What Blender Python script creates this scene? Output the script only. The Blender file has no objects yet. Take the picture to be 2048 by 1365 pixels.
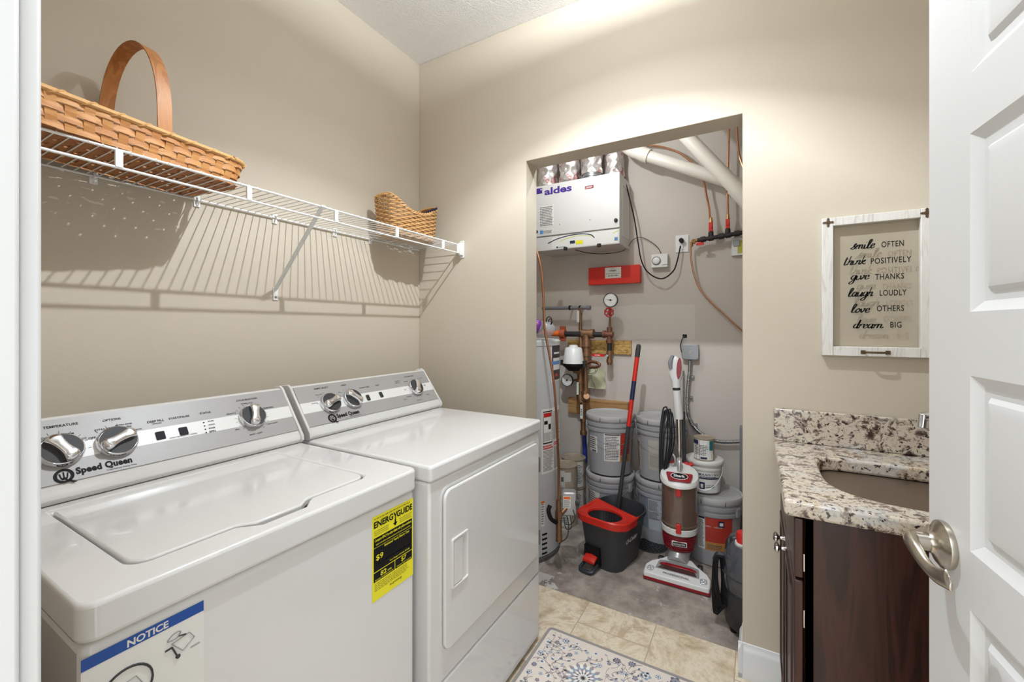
import bpy, bmesh, math, random
from mathutils import Vector, Matrix
R = math.radians
V = Vector
# ------------------------------------------------------------------ camera, world, lamps, exposure
scene = bpy.context.scene
COL = scene.collection
CAMZ = 1.295
YAW = R(29.8)
F = 847.0                 # focal length in pixels of a 2048 px wide frame
HORIZON = 655.0
cd = bpy.data.cameras.new('camera'); cam = bpy.data.objects.new('camera', cd); COL.objects.link(cam)
cam.location = (0, 0, CAMZ); cam.rotation_euler = (R(90), 0, YAW)
cd.sensor_width = 36; cd.lens = 36*F/2048; cd.shift_y = (HORIZON-682.5)/2048
cd.clip_start = .01
scene.camera = cam
scene.view_settings.view_transform = 'Standard'; scene.view_settings.look = 'None'
scene.view_settings.gamma = 1; scene.view_settings.use_curve_mapping = False
scene.view_settings.exposure = 0.30
w = bpy.data.worlds.new('world'); scene.world = w; w.use_nodes = True
w.node_tree.nodes['Background'].inputs[0].default_value = (.92, .97, 1, 1)
w.node_tree.nodes['Background'].inputs[1].default_value = 1.7
def lamp(name, kind, loc, energy, size, color=(1, .96, .90), rot=(0, 0, 0), sy=None):
    l = bpy.data.lights.new(name, kind); l.energy = energy; l.color = color
    if kind == 'AREA':
        l.size = size
        if sy: l.shape = 'RECTANGLE'; l.size_y = sy
    else: l.shadow_soft_size = size
    o = bpy.data.objects.new(name, l); COL.objects.link(o); o.location = loc; o.rotation_euler = rot
    return o
WARM = (.88, .955, 1.03)
def profile(l, stops):
    """angular output of the luminaire: strength over the cosine from straight down (made-up curve to balance wall and appliance brightness)"""
    d = l.data; d.use_nodes = True; nt = d.node_tree; em = nt.nodes['Emission']
    tc = nt.nodes.new('ShaderNodeTexCoord'); sx = nt.nodes.new('ShaderNodeSeparateXYZ'); r = nt.nodes.new('ShaderNodeValToRGB')
    m = nt.nodes.new('ShaderNodeMath'); m.operation = 'MULTIPLY_ADD'; m.inputs[1].default_value = -.5; m.inputs[2].default_value = .5
    nt.links.new(tc.outputs['Normal'], sx.inputs[0]); nt.links.new(sx.outputs[2], m.inputs[0]); nt.links.new(m.outputs[0], r.inputs[0])
    e = r.color_ramp.elements
    while len(e) < len(stops): e.new(.5)
    for i, (c, v) in enumerate(stops): e[i].position = (c+1)/2; e[i].color = (v, v, v, 1)
    nt.links.new(r.outputs[0], em.inputs['Strength'])
sp = lamp('laundry_lamp', 'POINT', (-.43, 1.08, 2.66), 92, .012, WARM)
profile(sp, [(-1, .02), (-.38, .04), (-.22, .46), (-.04, .42), (.14, .05), (.34, .03), (.50, .17), (.64, .98), (.84, .52), (.93, .66), (1, .95)])  # invented output curve: dims hot spots, strengthens the shelf shadows
lamp('laundry_ceiling_fill', 'AREA', (-.43, 1.08, 2.725), 3.6, .5, WARM)  # added soft fill below the ceiling, not a fixture of the room
lamp('utility_lamp', 'POINT', (-.80, 2.10, 2.42), 12.5, .014, WARM)
lamp('hall_fill_light', 'AREA', (-.1, -.9, 2.3), 13, 1.2, WARM, rot=(R(50), 0, 0))  # unseen fill added behind the camera to brighten the room through the doorway
# ------------------------------------------------------------------ survey helper: where a sight line meets a known plane
_s, _c = math.sin(YAW), math.cos(YAW)
def ray(px, py):
    k = (px-1024)/F
    return V((-_s+k*_c, _c+k*_s, (HORIZON-py)/F))
O = V((0, 0, CAMZ))
def U(px, py, x=None, y=None, z=None):
    d = ray(px, py)
    if x is not None: t = x/d.x
    elif y is not None: t = y/d.y
    else: t = (z-CAMZ)/d.z
    return O + d*t
def UP(px, py, p0, n):
    d = ray(px, py); t = (V(p0)-O).dot(n)/d.dot(n)
    return O + d*t
# ------------------------------------------------------------------ materials
def lin(c):
    return tuple(((v/255)/12.92 if v/255 <= .04045 else ((v/255+.055)/1.055)**2.4) for v in c)+(1,)
MATS = {}
def mat(name, col, rough=.5, metal=0, var=.04, vs=8, bump=0, bs=40, coat=0, trans=0, alpha=1, spec=None, emit=0, stretch=None):
    if name in MATS: return MATS[name]
    m = bpy.data.materials.new(name); m.use_nodes = True; nt = m.node_tree; b = nt.nodes['Principled BSDF']
    c = lin(col)
    b.inputs['Roughness'].default_value = rough; b.inputs['Metallic'].default_value = metal
    b.inputs['Coat Weight'].default_value = coat; b.inputs['Transmission Weight'].default_value = trans
    b.inputs['Alpha'].default_value = alpha
    if spec is not None: b.inputs['Specular IOR Level'].default_value = spec
    tc = nt.nodes.new('ShaderNodeTexCoord'); src = tc.outputs['Object']
    if stretch:
        mp = nt.nodes.new('ShaderNodeMapping'); mp.inputs['Scale'].default_value = stretch
        nt.links.new(src, mp.inputs[0]); src = mp.outputs[0]
    n = nt.nodes.new('ShaderNodeTexNoise'); n.inputs['Scale'].default_value = vs; n.inputs['Detail'].default_value = 4
    nt.links.new(src, n.inputs['Vector'])
    mx = nt.nodes.new('ShaderNodeMix'); mx.data_type = 'RGBA'
    mx.inputs[6].default_value = tuple(v*(1-var) for v in c[:3])+(1,); mx.inputs[7].default_value = tuple(min(1, v*(1+var)) for v in c[:3])+(1,)
    nt.links.new(n.outputs['Fac'], mx.inputs[0]); nt.links.new(mx.outputs[2], b.inputs['Base Color'])
    if emit:
        b.inputs['Emission Color'].default_value = c; b.inputs['Emission Strength'].default_value = emit
    if bump:
        n2 = nt.nodes.new('ShaderNodeTexNoise'); n2.inputs['Scale'].default_value = bs; n2.inputs['Detail'].default_value = 3
        nt.links.new(src, n2.inputs['Vector'])
        bp = nt.nodes.new('ShaderNodeBump'); bp.inputs['Strength'].default_value = bump; bp.inputs['Distance'].default_value = .004
        nt.links.new(n2.outputs['Fac'], bp.inputs['Height']); nt.links.new(bp.outputs[0], b.inputs['Normal'])
    MATS[name] = m
    return m
def nodes(name):
    m = bpy.data.materials.new(name); m.use_nodes = True; MATS[name] = m
    nt = m.node_tree; b = nt.nodes['Principled BSDF']; tc = nt.nodes.new('ShaderNodeTexCoord')
    return m, nt, b, tc.outputs['Object']
def nd(nt, t, **k):
    n = nt.nodes.new('ShaderNode'+t)
    for a, v in k.items():
        if a.startswith('i_'): n.inputs[a[2:].replace('_', ' ')].default_value = v
        else: setattr(n, a, v)
    return n
def ramp(nt, src, stops, interp='LINEAR'):
    r = nt.nodes.new('ShaderNodeValToRGB'); r.color_ramp.interpolation = interp
    e = r.color_ramp.elements
    while len(e) < len(stops): e.new(.5)
    for i, (p, c) in enumerate(stops):
        e[i].position = p; e[i].color = c if len(c) == 4 else lin(c)
    nt.links.new(src, r.inputs[0]); return r.outputs[0]
def mixc(nt, f, a, b_):
    m = nt.nodes.new('ShaderNodeMix'); m.data_type = 'RGBA'
    for i, v in ((0, f), (6, a), (7, b_)):
        if hasattr(v, 'links') or hasattr(v, 'is_linked'): nt.links.new(v, m.inputs[i])
        elif i == 0: m.inputs[0].default_value = v
        else: m.inputs[i].default_value = lin(v)
    return m.outputs[2]
def mth(nt, op, a, b_=None, c=None):
    m = nt.nodes.new('ShaderNodeMath'); m.operation = op
    for i, v in enumerate((a, b_, c)):
        if v is None: continue
        if hasattr(v, 'is_linked'): nt.links.new(v, m.inputs[i])
        else: m.inputs[i].default_value = v
    return m.outputs[0]

def make_wall_mat(name, col, chips=False, rough=.75, patch=False):
    m, nt, b, src = nodes(name)
    n = nd(nt, 'TexNoise', i_Scale=2.2, i_Detail=3); nt.links.new(src, n.inputs['Vector'])
    a = tuple(v*.985 for v in col); c = tuple(v*1.012 for v in col)
    out = mixc(nt, n.outputs['Fac'], a, c)
    if chips:
        mp = nd(nt, 'Mapping'); mp.inputs['Scale'].default_value = (1, 26, 95); nt.links.new(src, mp.inputs[0])
        v = nd(nt, 'TexNoise', i_Scale=1.0, i_Detail=2); nt.links.new(mp.outputs[0], v.inputs['Vector'])
        th = mth(nt, 'GREATER_THAN', v.outputs['Fac'], .69)
        sx = nd(nt, 'SeparateXYZ'); nt.links.new(src, sx.inputs[0])
        k = mth(nt, 'MULTIPLY', th, mth(nt, 'LESS_THAN', sx.outputs[1], .66))
        k = mth(nt, 'MULTIPLY', k, mth(nt, 'GREATER_THAN', sx.outputs[2], 1.60))
        k = mth(nt, 'MULTIPLY', k, mth(nt, 'LESS_THAN', sx.outputs[2], 1.712))
        out = mixc(nt, k, out, (216, 208, 196))
    if patch:
        sx = nd(nt, 'SeparateXYZ'); nt.links.new(src, sx.inputs[0])
        n3 = nd(nt, 'TexNoise', i_Scale=5.0); nt.links.new(src, n3.inputs['Vector'])
        zz = mth(nt, 'ADD', sx.outputs[2], mth(nt, 'MULTIPLY', n3.outputs['Fac'], .05))
        k = mth(nt, 'MULTIPLY', mth(nt, 'LESS_THAN', zz, 1.47), mth(nt, 'GREATER_THAN', zz, 1.245))
        k = mth(nt, 'MULTIPLY', k, mth(nt, 'LESS_THAN', sx.outputs[0], -.33))
        out = mixc(nt, mth(nt, 'MULTIPLY', k, .3), out, (222, 214, 204))
    nt.links.new(out, b.inputs['Base Color']); b.inputs['Roughness'].default_value = rough
    n2 = nd(nt, 'TexNoise', i_Scale=160.0, i_Detail=2); nt.links.new(src, n2.inputs['Vector'])
    bp = nd(nt, 'Bump', i_Strength=.12, i_Distance=.002); nt.links.new(n2.outputs['Fac'], bp.inputs['Height']); nt.links.new(bp.outputs[0], b.inputs['Normal'])
    return m
M_wall = make_wall_mat('beige_wall_paint', (194, 182, 164))
M_wall_l = make_wall_mat('beige_wall_paint_chipped', (194, 182, 164), chips=True)
M_dry = make_wall_mat('utility_wall_primer', (192, 182, 172), patch=True, rough=.85)
M_ceil = mat('textured_ceiling_paint', (244, 243, 241), .9, var=.02, bump=1.0, bs=170)
M_trim = mat('white_trim_paint', (214, 213, 211), .4, var=.01)
M_door = mat('white_door_paint', (206, 205, 203), .42, var=.01)
M_app = mat('white_appliance_enamel', (216, 214, 211), .16, var=.008, coat=.5)
M_plast = mat('white_plastic', (218, 216, 212), .35, var=.015)
M_wire = mat('white_vinyl_wire', (226, 225, 223), .35, var=.01)
M_gray = mat('grey_console_fascia', (160, 157, 154), .38, var=.02)
M_white = mat('white_console_stripe', (222, 220, 216), .35, var=.01)
M_chrome = mat('chrome', (225, 225, 228), .08, 1, var=.01)
M_nickel = mat('brushed_nickel', (188, 180, 168), .27, 1, var=.03, vs=60)
M_steel = mat('brushed_steel_sink', (128, 112, 97), .38, .75, var=.06, vs=30, stretch=(1, 1, 14))
M_black = mat('black_ink', (20, 19, 20), .6, var=.03, spec=.2)
M_blackp = mat('black_plastic', (36, 36, 39), .38, var=.06)
M_char = mat('charcoal_plastic', (58, 57, 58), .5, var=.05, spec=.3)
M_ink = mat('grey_fine_print', (96, 94, 92), .6, var=.02)
M_yel = mat('yellow_label', (233, 222, 40), .5, var=.01)
M_blue = mat('blue_label', (24, 76, 160), .45, var=.01)
M_navy = mat('navy_label', (30, 38, 70), .5, var=.02)
M_paper = mat('white_paper_label', (222, 220, 214), .6, var=.02)
M_red = mat('red_plastic', (196, 32, 30), .35, var=.03)
M_redp = mat('red_painted_metal', (200, 38, 24), .4, var=.03)
M_dred = mat('deep_red_plastic', (140, 20, 32), .25, var=.04)
M_orange = mat('orange_paint', (228, 106, 28), .45, var=.05)
M_copper = mat('copper_tube', (196, 142, 108), .3, 1, var=.12, vs=20)
M_brass = mat('brass_fitting', (152, 116, 74), .5, 1, var=.16, vs=30)
M_bronze = mat('weathered_bronze_fitting', (138, 104, 76), .5, .75, var=.25, vs=26, bump=.2)
M_blackpipe = mat('black_iron_pipe', (48, 42, 42), .5, .4, var=.2, vs=30)
M_zinc = mat('galvanised_steel', (150, 152, 154), .4, .8, var=.12, vs=18)
M_galv = mat('grey_heater_enamel', (190, 190, 189), .32, var=.015)
M_pvc = mat('white_pvc_pipe', (216, 208, 196), .38, var=.04, vs=4)
M_gpipe = mat('grey_plastic_pipe', (120, 120, 124), .5, var=.05)
M_erv = mat('white_powder_coat', (210, 207, 203), .4, var=.012)
M_purple = mat('purple_ink', (66, 34, 132), .5, var=.02)
M_green = mat('lime_label', (196, 208, 70), .5, var=.03)
M_bucket = mat('grey_pail_plastic', (158, 158, 160), .45, var=.08, vs=9)
M_lid = mat('dusty_grey_pail_lid', (172, 170, 168), .6, var=.14, vs=14)
M_pail = mat('white_pail_plastic', (216, 213, 206), .45, var=.06, vs=16)
M_dust = mat('paint_smeared_metal', (168, 152, 132), .6, .3, var=.35, vs=18)
M_silver = mat('silver_plastic', (170, 168, 166), .3, .4, var=.03)
M_osb = None
M_conduit = mat('flexible_steel_conduit', (158, 158, 156), .35, .9, var=.08)
M_glassbag = mat('cloudy_plastic_bag', (176, 176, 176), .25, var=.3, vs=20, alpha=.5, bump=1, bs=30)
M_violet = mat('violet_plastic', (112, 44, 132), .4, var=.1)
M_dial = mat('gauge_face', (228, 227, 222), .4, var=.01)
M_hub = mat('aged_dark_bronze', (104, 86, 66), .45, .7, var=.12, vs=40)
M_cher = None

def make_foil():
    m, nt, b, src = nodes('crinkled_foil_insulation')
    b.inputs['Metallic'].default_value = .8; b.inputs['Roughness'].default_value = .36
    n = nd(nt, 'TexNoise', i_Scale=14.0, i_Detail=2); nt.links.new(src, n.inputs['Vector'])
    r = ramp(nt, n.outputs['Fac'], [(.0, (205, 200, 196)), (.58, (206, 200, 196)), (.62, (186, 110, 104)), (.66, (206, 200, 196)), (1, (200, 190, 180))])
    nt.links.new(r, b.inputs['Base Color'])
    v = nd(nt, 'TexVoronoi', i_Scale=26.0); nt.links.new(src, v.inputs['Vector'])
    bp = nd(nt, 'Bump', i_Strength=.7, i_Distance=.015); nt.links.new(v.outputs['Distance'], bp.inputs['Height']); nt.links.new(bp.outputs[0], b.inputs['Normal'])
    return m
M_foil = make_foil()
def make_tile():
    m, nt, b, src = nodes('travertine_look_floor_tile')
    mp = nd(nt, 'Mapping'); mp.inputs['Rotation'].default_value = (0, 0, R(90)); mp.inputs['Location'].default_value = (.0, .675, 0)
    mp.inputs['Location'].default_value = (-.0, -.065+.305*3-.61*0, 0)
    nt.links.new(src, mp.inputs[0])
    # joints: columns .305 wide in x, rows .61 long in y, staggered
    sx = nd(nt, 'SeparateXYZ'); nt.links.new(src, sx.inputs[0])
    u = mth(nt, 'DIVIDE', mth(nt, 'ADD', sx.outputs[0], .675+3.05), .305)
    col = mth(nt, 'FLOOR', u); fu = mth(nt, 'SUBTRACT', u, col)
    off = mth(nt, 'MULTIPLY', mth(nt, 'MODULO', col, 2.0), .5)
    v = mth(nt, 'ADD', mth(nt, 'DIVIDE', mth(nt, 'ADD', sx.outputs[1], 6.1-1.756), .61), off)
    row = mth(nt, 'FLOOR', v); fv = mth(nt, 'SUBTRACT', v, row)
    g1 = mth(nt, 'LESS_THAN', mth(nt, 'MULTIPLY', mth(nt, 'MINIMUM', fu, mth(nt, 'SUBTRACT', 1.0, fu)), .305), .0022)
    g2 = mth(nt, 'LESS_THAN', mth(nt, 'MULTIPLY', mth(nt, 'MINIMUM', fv, mth(nt, 'SUBTRACT', 1.0, fv)), .61), .0022)
    g = mth(nt, 'MAXIMUM', g1, g2)
    wn = nd(nt, 'CombineXYZ'); nt.links.new(mth(nt, 'MULTIPLY', col, 3.7), wn.inputs[0]); nt.links.new(mth(nt, 'MULTIPLY', row, 5.1), wn.inputs[1])
    ad = nd(nt, 'VectorMath', operation='ADD'); nt.links.new(src, ad.inputs[0]); nt.links.new(wn.outputs[0], ad.inputs[1])
    n = nd(nt, 'TexNoise', i_Scale=5.0, i_Detail=10, i_Roughness=.72, i_Distortion=.35); nt.links.new(ad.outputs[0], n.inputs['Vector'])
    c = ramp(nt, n.outputs['Fac'], [(.36, (168, 144, 116)), (.46, (204, 185, 156)), (.54, (224, 210, 186)), (.62, (190, 168, 140))])
    c = mixc(nt, g, c, (178, 162, 138))
    nt.links.new(c, b.inputs['Base Color']); b.inputs['Roughness'].default_value = .42
    bp = nd(nt, 'Bump', i_Strength=.4, i_Distance=.002); nt.links.new(mth(nt, 'SUBTRACT', 1.0, g), bp.inputs['Height']); nt.links.new(bp.outputs[0], b.inputs['Normal'])
    return m
M_tile = make_tile()
def make_concrete():
    m, nt, b, src = nodes('stained_concrete')
    n = nd(nt, 'TexNoise', i_Scale=5.0, i_Detail=8, i_Roughness=.65); nt.links.new(src, n.inputs['Vector'])
    c = ramp(nt, n.outputs['Fac'], [(.36, (118, 107, 98)), (.5, (152, 140, 130)), (.58, (172, 160, 149)), (.68, (138, 126, 117))])
    n2 = nd(nt, 'TexNoise', i_Scale=11.0, i_Detail=5, i_Roughness=.7); nt.links.new(src, n2.inputs['Vector'])
    k = ramp(nt, n2.outputs['Fac'], [(.62, (0, 0, 0, 1)), (.66, (1, 1, 1, 1))])
    c = mixc(nt, mth(nt, 'MULTIPLY', k, .7), c, (202, 196, 188))
    sx = nd(nt, 'SeparateXYZ'); nt.links.new(src, sx.inputs[0])
    z = mth(nt, 'ADD', mth(nt, 'MULTIPLY', n2.outputs['Fac'], .5), mth(nt, 'ADD', sx.outputs[0], .0))
    k2 = mth(nt, 'LESS_THAN', z, -.66); k2 = mth(nt, 'MULTIPLY', k2, mth(nt, 'LESS_THAN', sx.outputs[1], 2.02))
    c = mixc(nt, mth(nt, 'MULTIPLY', k2, .7), c, (206, 200, 194))
    nt.links.new(c, b.inputs['Base Color']); b.inputs['Roughness'].default_value = .6
    return m
M_conc = make_concrete()
def make_granite():
    m, nt, b, src = nodes('speckled_granite')
    n = nd(nt, 'TexNoise', i_Scale=30.0, i_Detail=7, i_Roughness=.75, i_Distortion=.5); nt.links.new(src, n.inputs['Vector'])
    c = ramp(nt, n.outputs['Fac'], [(.36, (54, 42, 42)), (.43, (96, 76, 68)), (.475, (176, 160, 144)), (.52, (206, 196, 182)), (.60, (188, 170, 144)), (.67, (98, 78, 68))])
    n2 = nd(nt, 'TexNoise', i_Scale=12.0, i_Detail=4); nt.links.new(src, n2.inputs['Vector'])
    c2 = ramp(nt, n2.outputs['Fac'], [(.40, (214, 206, 194)), (.52, (206, 190, 160)), (.6, (192, 192, 190))])
    f = ramp(nt, n2.outputs['Fac'], [(.54, (0, 0, 0, 1)), (.62, (.6, .6, .6, 1))])
    c = mixc(nt, f, c, c2)
    n3 = nd(nt, 'TexNoise', i_Scale=75.0, i_Detail=4, i_Roughness=.6); nt.links.new(src, n3.inputs['Vector'])
    k = ramp(nt, n3.outputs['Fac'], [(.58, (0, 0, 0, 1)), (.62, (1, 1, 1, 1))])
    c = mixc(nt, k, c, (58, 48, 48))
    nt.links.new(c, b.inputs['Base Color']); b.inputs['Roughness'].default_value = .14; b.inputs['Coat Weight'].default_value = .4
    return m
M_gran = make_granite()
def make_wood(name, c1, c2, c3, scale, rough=.35, ax=2):
    m, nt, b, src = nodes(name)
    mp = nd(nt, 'Mapping'); s = [1, 1, 1]; s[ax] = .10; mp.inputs['Scale'].default_value = s; nt.links.new(src, mp.inputs[0])
    n = nd(nt, 'TexNoise', i_Scale=scale, i_Detail=5, i_Roughness=.55, i_Distortion=1.6); nt.links.new(mp.outputs[0], n.inputs['Vector'])
    c = ramp(nt, n.outputs['Fac'], [(.3, c1), (.5, c2), (.58, c1), (.7, c3)])
    nt.links.new(c, b.inputs['Base Color']); b.inputs['Roughness'].default_value = rough
    return m
M_cher = make_wood('dark_cherry_wood', (40, 20, 15), (64, 33, 25), (50, 25, 20), 16)
M_splint = make_wood('honey_wood_splint', (176, 116, 62), (202, 146, 88), (188, 128, 72), 26, .5, ax=1)
M_hoop = make_wood('honey_wood_hoop', (160, 100, 48), (182, 122, 64), (168, 108, 54), 20, .5)
M_weath = make_wood('whitewashed_wood', (212, 208, 201), (222, 218, 212), (194, 187, 178), 50, .6)
M_wick = mat('varnished_wicker', (196, 152, 100), .4, var=.38, vs=45)
def make_osb():
    m, nt, b, src = nodes('strand_board')
    v = nd(nt, 'TexVoronoi', i_Scale=55.0); mp = nd(nt, 'Mapping'); mp.inputs['Scale'].default_value = (1, 1, 2.2); nt.links.new(src, mp.inputs[0]); nt.links.new(mp.outputs[0], v.inputs['Vector'])
    c = ramp(nt, v.outputs['Color'], [(.0, (128, 92, 44)), (.5, (176, 138, 72)), (1, (198, 164, 98))])
    nt.links.new(c, b.inputs['Base Color']); b.inputs['Roughness'].default_value = .7
    return m
M_osb = make_osb()
def make_glass(name, tint=(1, 1, 1), refl=.06):
    m = bpy.data.materials.new(name); m.use_nodes = True; nt = m.node_tree; nt.nodes.clear(); MATS[name] = m
    out = nt.nodes.new('ShaderNodeOutputMaterial'); t = nt.nodes.new('ShaderNodeBsdfTransparent'); g = nt.nodes.new('ShaderNodeBsdfGlossy')
    t.inputs[0].default_value = tint+(1,); g.inputs['Roughness'].default_value = .03
    fr = nt.nodes.new('ShaderNodeLayerWeight'); fr.inputs[0].default_value = .35
    mx = nt.nodes.new('ShaderNodeMixShader'); mm = nt.nodes.new('ShaderNodeMath'); mm.operation = 'MULTIPLY'; mm.inputs[1].default_value = refl*4
    nt.links.new(fr.outputs['Fresnel'], mm.inputs[0])
    nt.links.new(mm.outputs[0], mx.inputs[0]); nt.links.new(t.outputs[0], mx.inputs[1]); nt.links.new(g.outputs[0], mx.inputs[2]); nt.links.new(mx.outputs[0], out.inputs[0])
    return m
M_glass = make_glass('clear_pane', (.97, .97, .96), .05)
M_canister = mat('smoky_dust_cup', (116, 96, 84), .22, .25, var=.12, vs=5, coat=.6)
M_smoke = mat('smoked_clear_tank', (88, 90, 96), .10, var=.1, coat=.8, alpha=.6)
# ------------------------------------------------------------------ mesh builder
def Fr(o, x, y):
    x = V(x).normalized(); y = V(y); y = (y-x*y.dot(x)).normalized(); z = x.cross(y)
    m = Matrix.Identity(4)
    for i in range(3): m[i][0], m[i][1], m[i][2], m[i][3] = x[i], y[i], z[i], o[i]
    return m
def catmull(pts, n=6, closed=False):
    pts = [V(p) for p in pts]; N = len(pts); out = []
    if N < 3: return pts
    rng = range(N) if closed else range(N-1)
    for i in rng:
        if closed: a, b_, c, d = pts[i-1], pts[i], pts[(i+1) % N], pts[(i+2) % N]
        else: a = pts[i-1] if i else pts[0]*2-pts[1]; b_, c = pts[i], pts[i+1]; d = pts[i+2] if i+2 < N else pts[-1]*2-pts[-2]
        for k in range(n):
            t = k/n
            out.append(.5*((2*b_)+(c-a)*t+(2*a-5*b_+4*c-d)*t*t+(-a+3*b_-3*c+d)*t**3))
    if not closed: out.append(pts[-1].copy())
    return out
def rrect(w, h, r, n=5, cx=0, cy=0):
    out = []
    for k, (sx, sy) in enumerate(((1, 1), (-1, 1), (-1, -1), (1, -1))):
        for i in range(n+1):
            a = math.pi/2*(k+i/n)
            out.append((cx+sx*(w/2-r)+r*math.cos(a), cy+sy*(h/2-r)+r*math.sin(a)))
    return out
def ell(a, b_, n=32, cx=0, cy=0):
    return [(cx+a*math.cos(2*math.pi*i/n), cy+b_*math.sin(2*math.pi*i/n)) for i in range(n)]
_tc = {}
class MB:
    def __init__(s): s.v = []; s.f = []; s.m = []; s.M = Matrix.Identity(4)
    def at(s, M): s.M = M; return s
    def add(s, vs, fs, mi=0):
        b = len(s.v); s.v += [s.M @ V(p) for p in vs]
        s.f += [tuple(b+i for i in f) for f in fs]; s.m += [mi]*len(fs); return s
    def box(s, x0, x1, y0, y1, z0, z1, mi=0):
        return s.add([(x, y, z) for z in (z0, z1) for y in (y0, y1) for x in (x0, x1)],
                     [(0, 2, 3, 1), (4, 5, 7, 6), (0, 1, 5, 4), (2, 6, 7, 3), (0, 4, 6, 2), (1, 3, 7, 5)], mi)
    def quad(s, a, b_, c, d, mi=0): return s.add([a, b_, c, d], [(0, 1, 2, 3)], mi)
    def prism(s, poly, z0, z1, mi=0, top=None):
        n = len(poly); top = top or poly
        vs = [(p[0], p[1], z0) for p in poly]+[(p[0], p[1], z1) for p in top]
        fs = [tuple(range(n))[::-1], tuple(range(n, 2*n))]+[(i, (i+1) % n, n+(i+1) % n, n+i) for i in range(n)]
        return s.add(vs, fs, mi)
    def ring(s, outer, inner, z0, z1, mi=0):
        n = len(outer)
        vs = [(p[0], p[1], z) for z in (z0, z1) for P in (outer, inner) for p in P]
        fs = []
        for i in range(n):
            j = (i+1) % n
            fs += [(i, j, 2*n+j, 2*n+i), (n+j, n+i, 3*n+i, 3*n+j), (2*n+i, 2*n+j, 3*n+j, 3*n+i), (j, i, n+i, n+j)]
        return s.add(vs, fs, mi)
    def loft(s, rings, mi=0, caps=True, closed=True):
        n = len(rings[0]); vs = [p for r in rings for p in r]; fs = []
        for k in range(len(rings)-1):
            for i in range(n if closed else n-1):
                j = (i+1) % n; fs.append((k*n+i, k*n+j, (k+1)*n+j, (k+1)*n+i))
        if caps: fs += [tuple(range(n))[::-1], tuple((len(rings)-1)*n+i for i in range(n))]
        return s.add(vs, fs, mi)
    def lathe(s, prof, c=(0, 0, 0), n=32, mi=0, sx=1, sy=1, caps=True):
        rings = [[(c[0]+sx*r*math.cos(2*math.pi*i/n), c[1]+sy*r*math.sin(2*math.pi*i/n), c[2]+z) for i in range(n)] for r, z in prof]
        return s.loft(rings, mi, caps)
    def tube(s, pts, r, n=8, sm=0, closed=False, mi=0, caps=True):
        pts = catmull(pts, sm, closed) if sm else [V(p) for p in pts]
        N = len(pts); rr = r if isinstance(r, (list, tuple)) else None
        T = []
        for i in range(N):
            a = pts[i-1] if (i or closed) else pts[0]; b_ = pts[(i+1) % N] if (i < N-1 or closed) else pts[-1]
            T.append((b_-a).normalized())
        u = T[0].orthogonal().normalized(); rings = []
        for i in range(N):
            u = (u-T[i]*u.dot(T[i]))
            if u.length < 1e-6: u = T[i].orthogonal()
            u.normalize(); w_ = T[i].cross(u)
            if rr:
                q = i/(N-1)*(len(rr)-1); k = min(int(q), len(rr)-2); q -= k; rad = rr[k]*(1-q)+rr[k+1]*q
            else: rad = r
            rings.append([pts[i]+(u*math.cos(2*math.pi*j/n)+w_*math.sin(2*math.pi*j/n))*rad for j in range(n)])
        if closed: rings.append(rings[0])
        return s.loft(rings, mi, caps and not closed)
    def cyl(s, a, b_, r, n=16, mi=0): return s.tube([a, b_], r, n, mi=mi)
    def strip(s, pts, wid, th, mi=0, up=(0, 0, 1)):
        """flat ribbon through pts; wid along 'up'"""
        up = V(up); rings = []
        pts = [V(p) for p in pts]; N = len(pts)
        for i in range(N):
            t = (pts[min(i+1, N-1)]-pts[max(i-1, 0)]).normalized(); w_ = (up-t*up.dot(t)).normalized(); n_ = t.cross(w_)
            rings.append([pts[i]+w_*wid/2+n_*th/2, pts[i]-w_*wid/2+n_*th/2, pts[i]-w_*wid/2-n_*th/2, pts[i]+w_*wid/2-n_*th/2])
        return s.loft(rings, mi)
    def sphere(s, c, r, n=16, m=10, mi=0, sc=(1, 1, 1)):
        prof = [(max(1e-4, r*math.sin(math.pi*i/m)), -r*math.cos(math.pi*i/m)) for i in range(m+1)]
        rings = [[(c[0]+sc[0]*a*math.cos(2*math.pi*i/n), c[1]+sc[1]*a*math.sin(2*math.pi*i/n), c[2]+sc[2]*z) for i in range(n)] for a, z in prof]
        return s.loft(rings, mi)
    def patch(s, c, r0, r1, t0, t1, z0, z1, n=8, mi=0, th=.0006):
        """thin curved sticker on a cylinder or cone: radius r0 at z0, r1 at z1"""
        vs = []
        for i in range(n+1):
            a = t0+(t1-t0)*i/n
            for rad, z in ((r0, z0), (r1, z1), (r1+th, z1), (r0+th, z0)): vs.append((c[0]+rad*math.cos(a), c[1]+rad*math.sin(a), c[2]+z))
        fs = [(4*i+j, 4*i+(j+1) % 4, 4*i+4+(j+1) % 4, 4*i+4+j) for i in range(n) for j in range(4)]+[(0, 1, 2, 3), (4*n+3, 4*n+2, 4*n+1, 4*n)]
        return s.add(vs, fs, mi)
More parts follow.
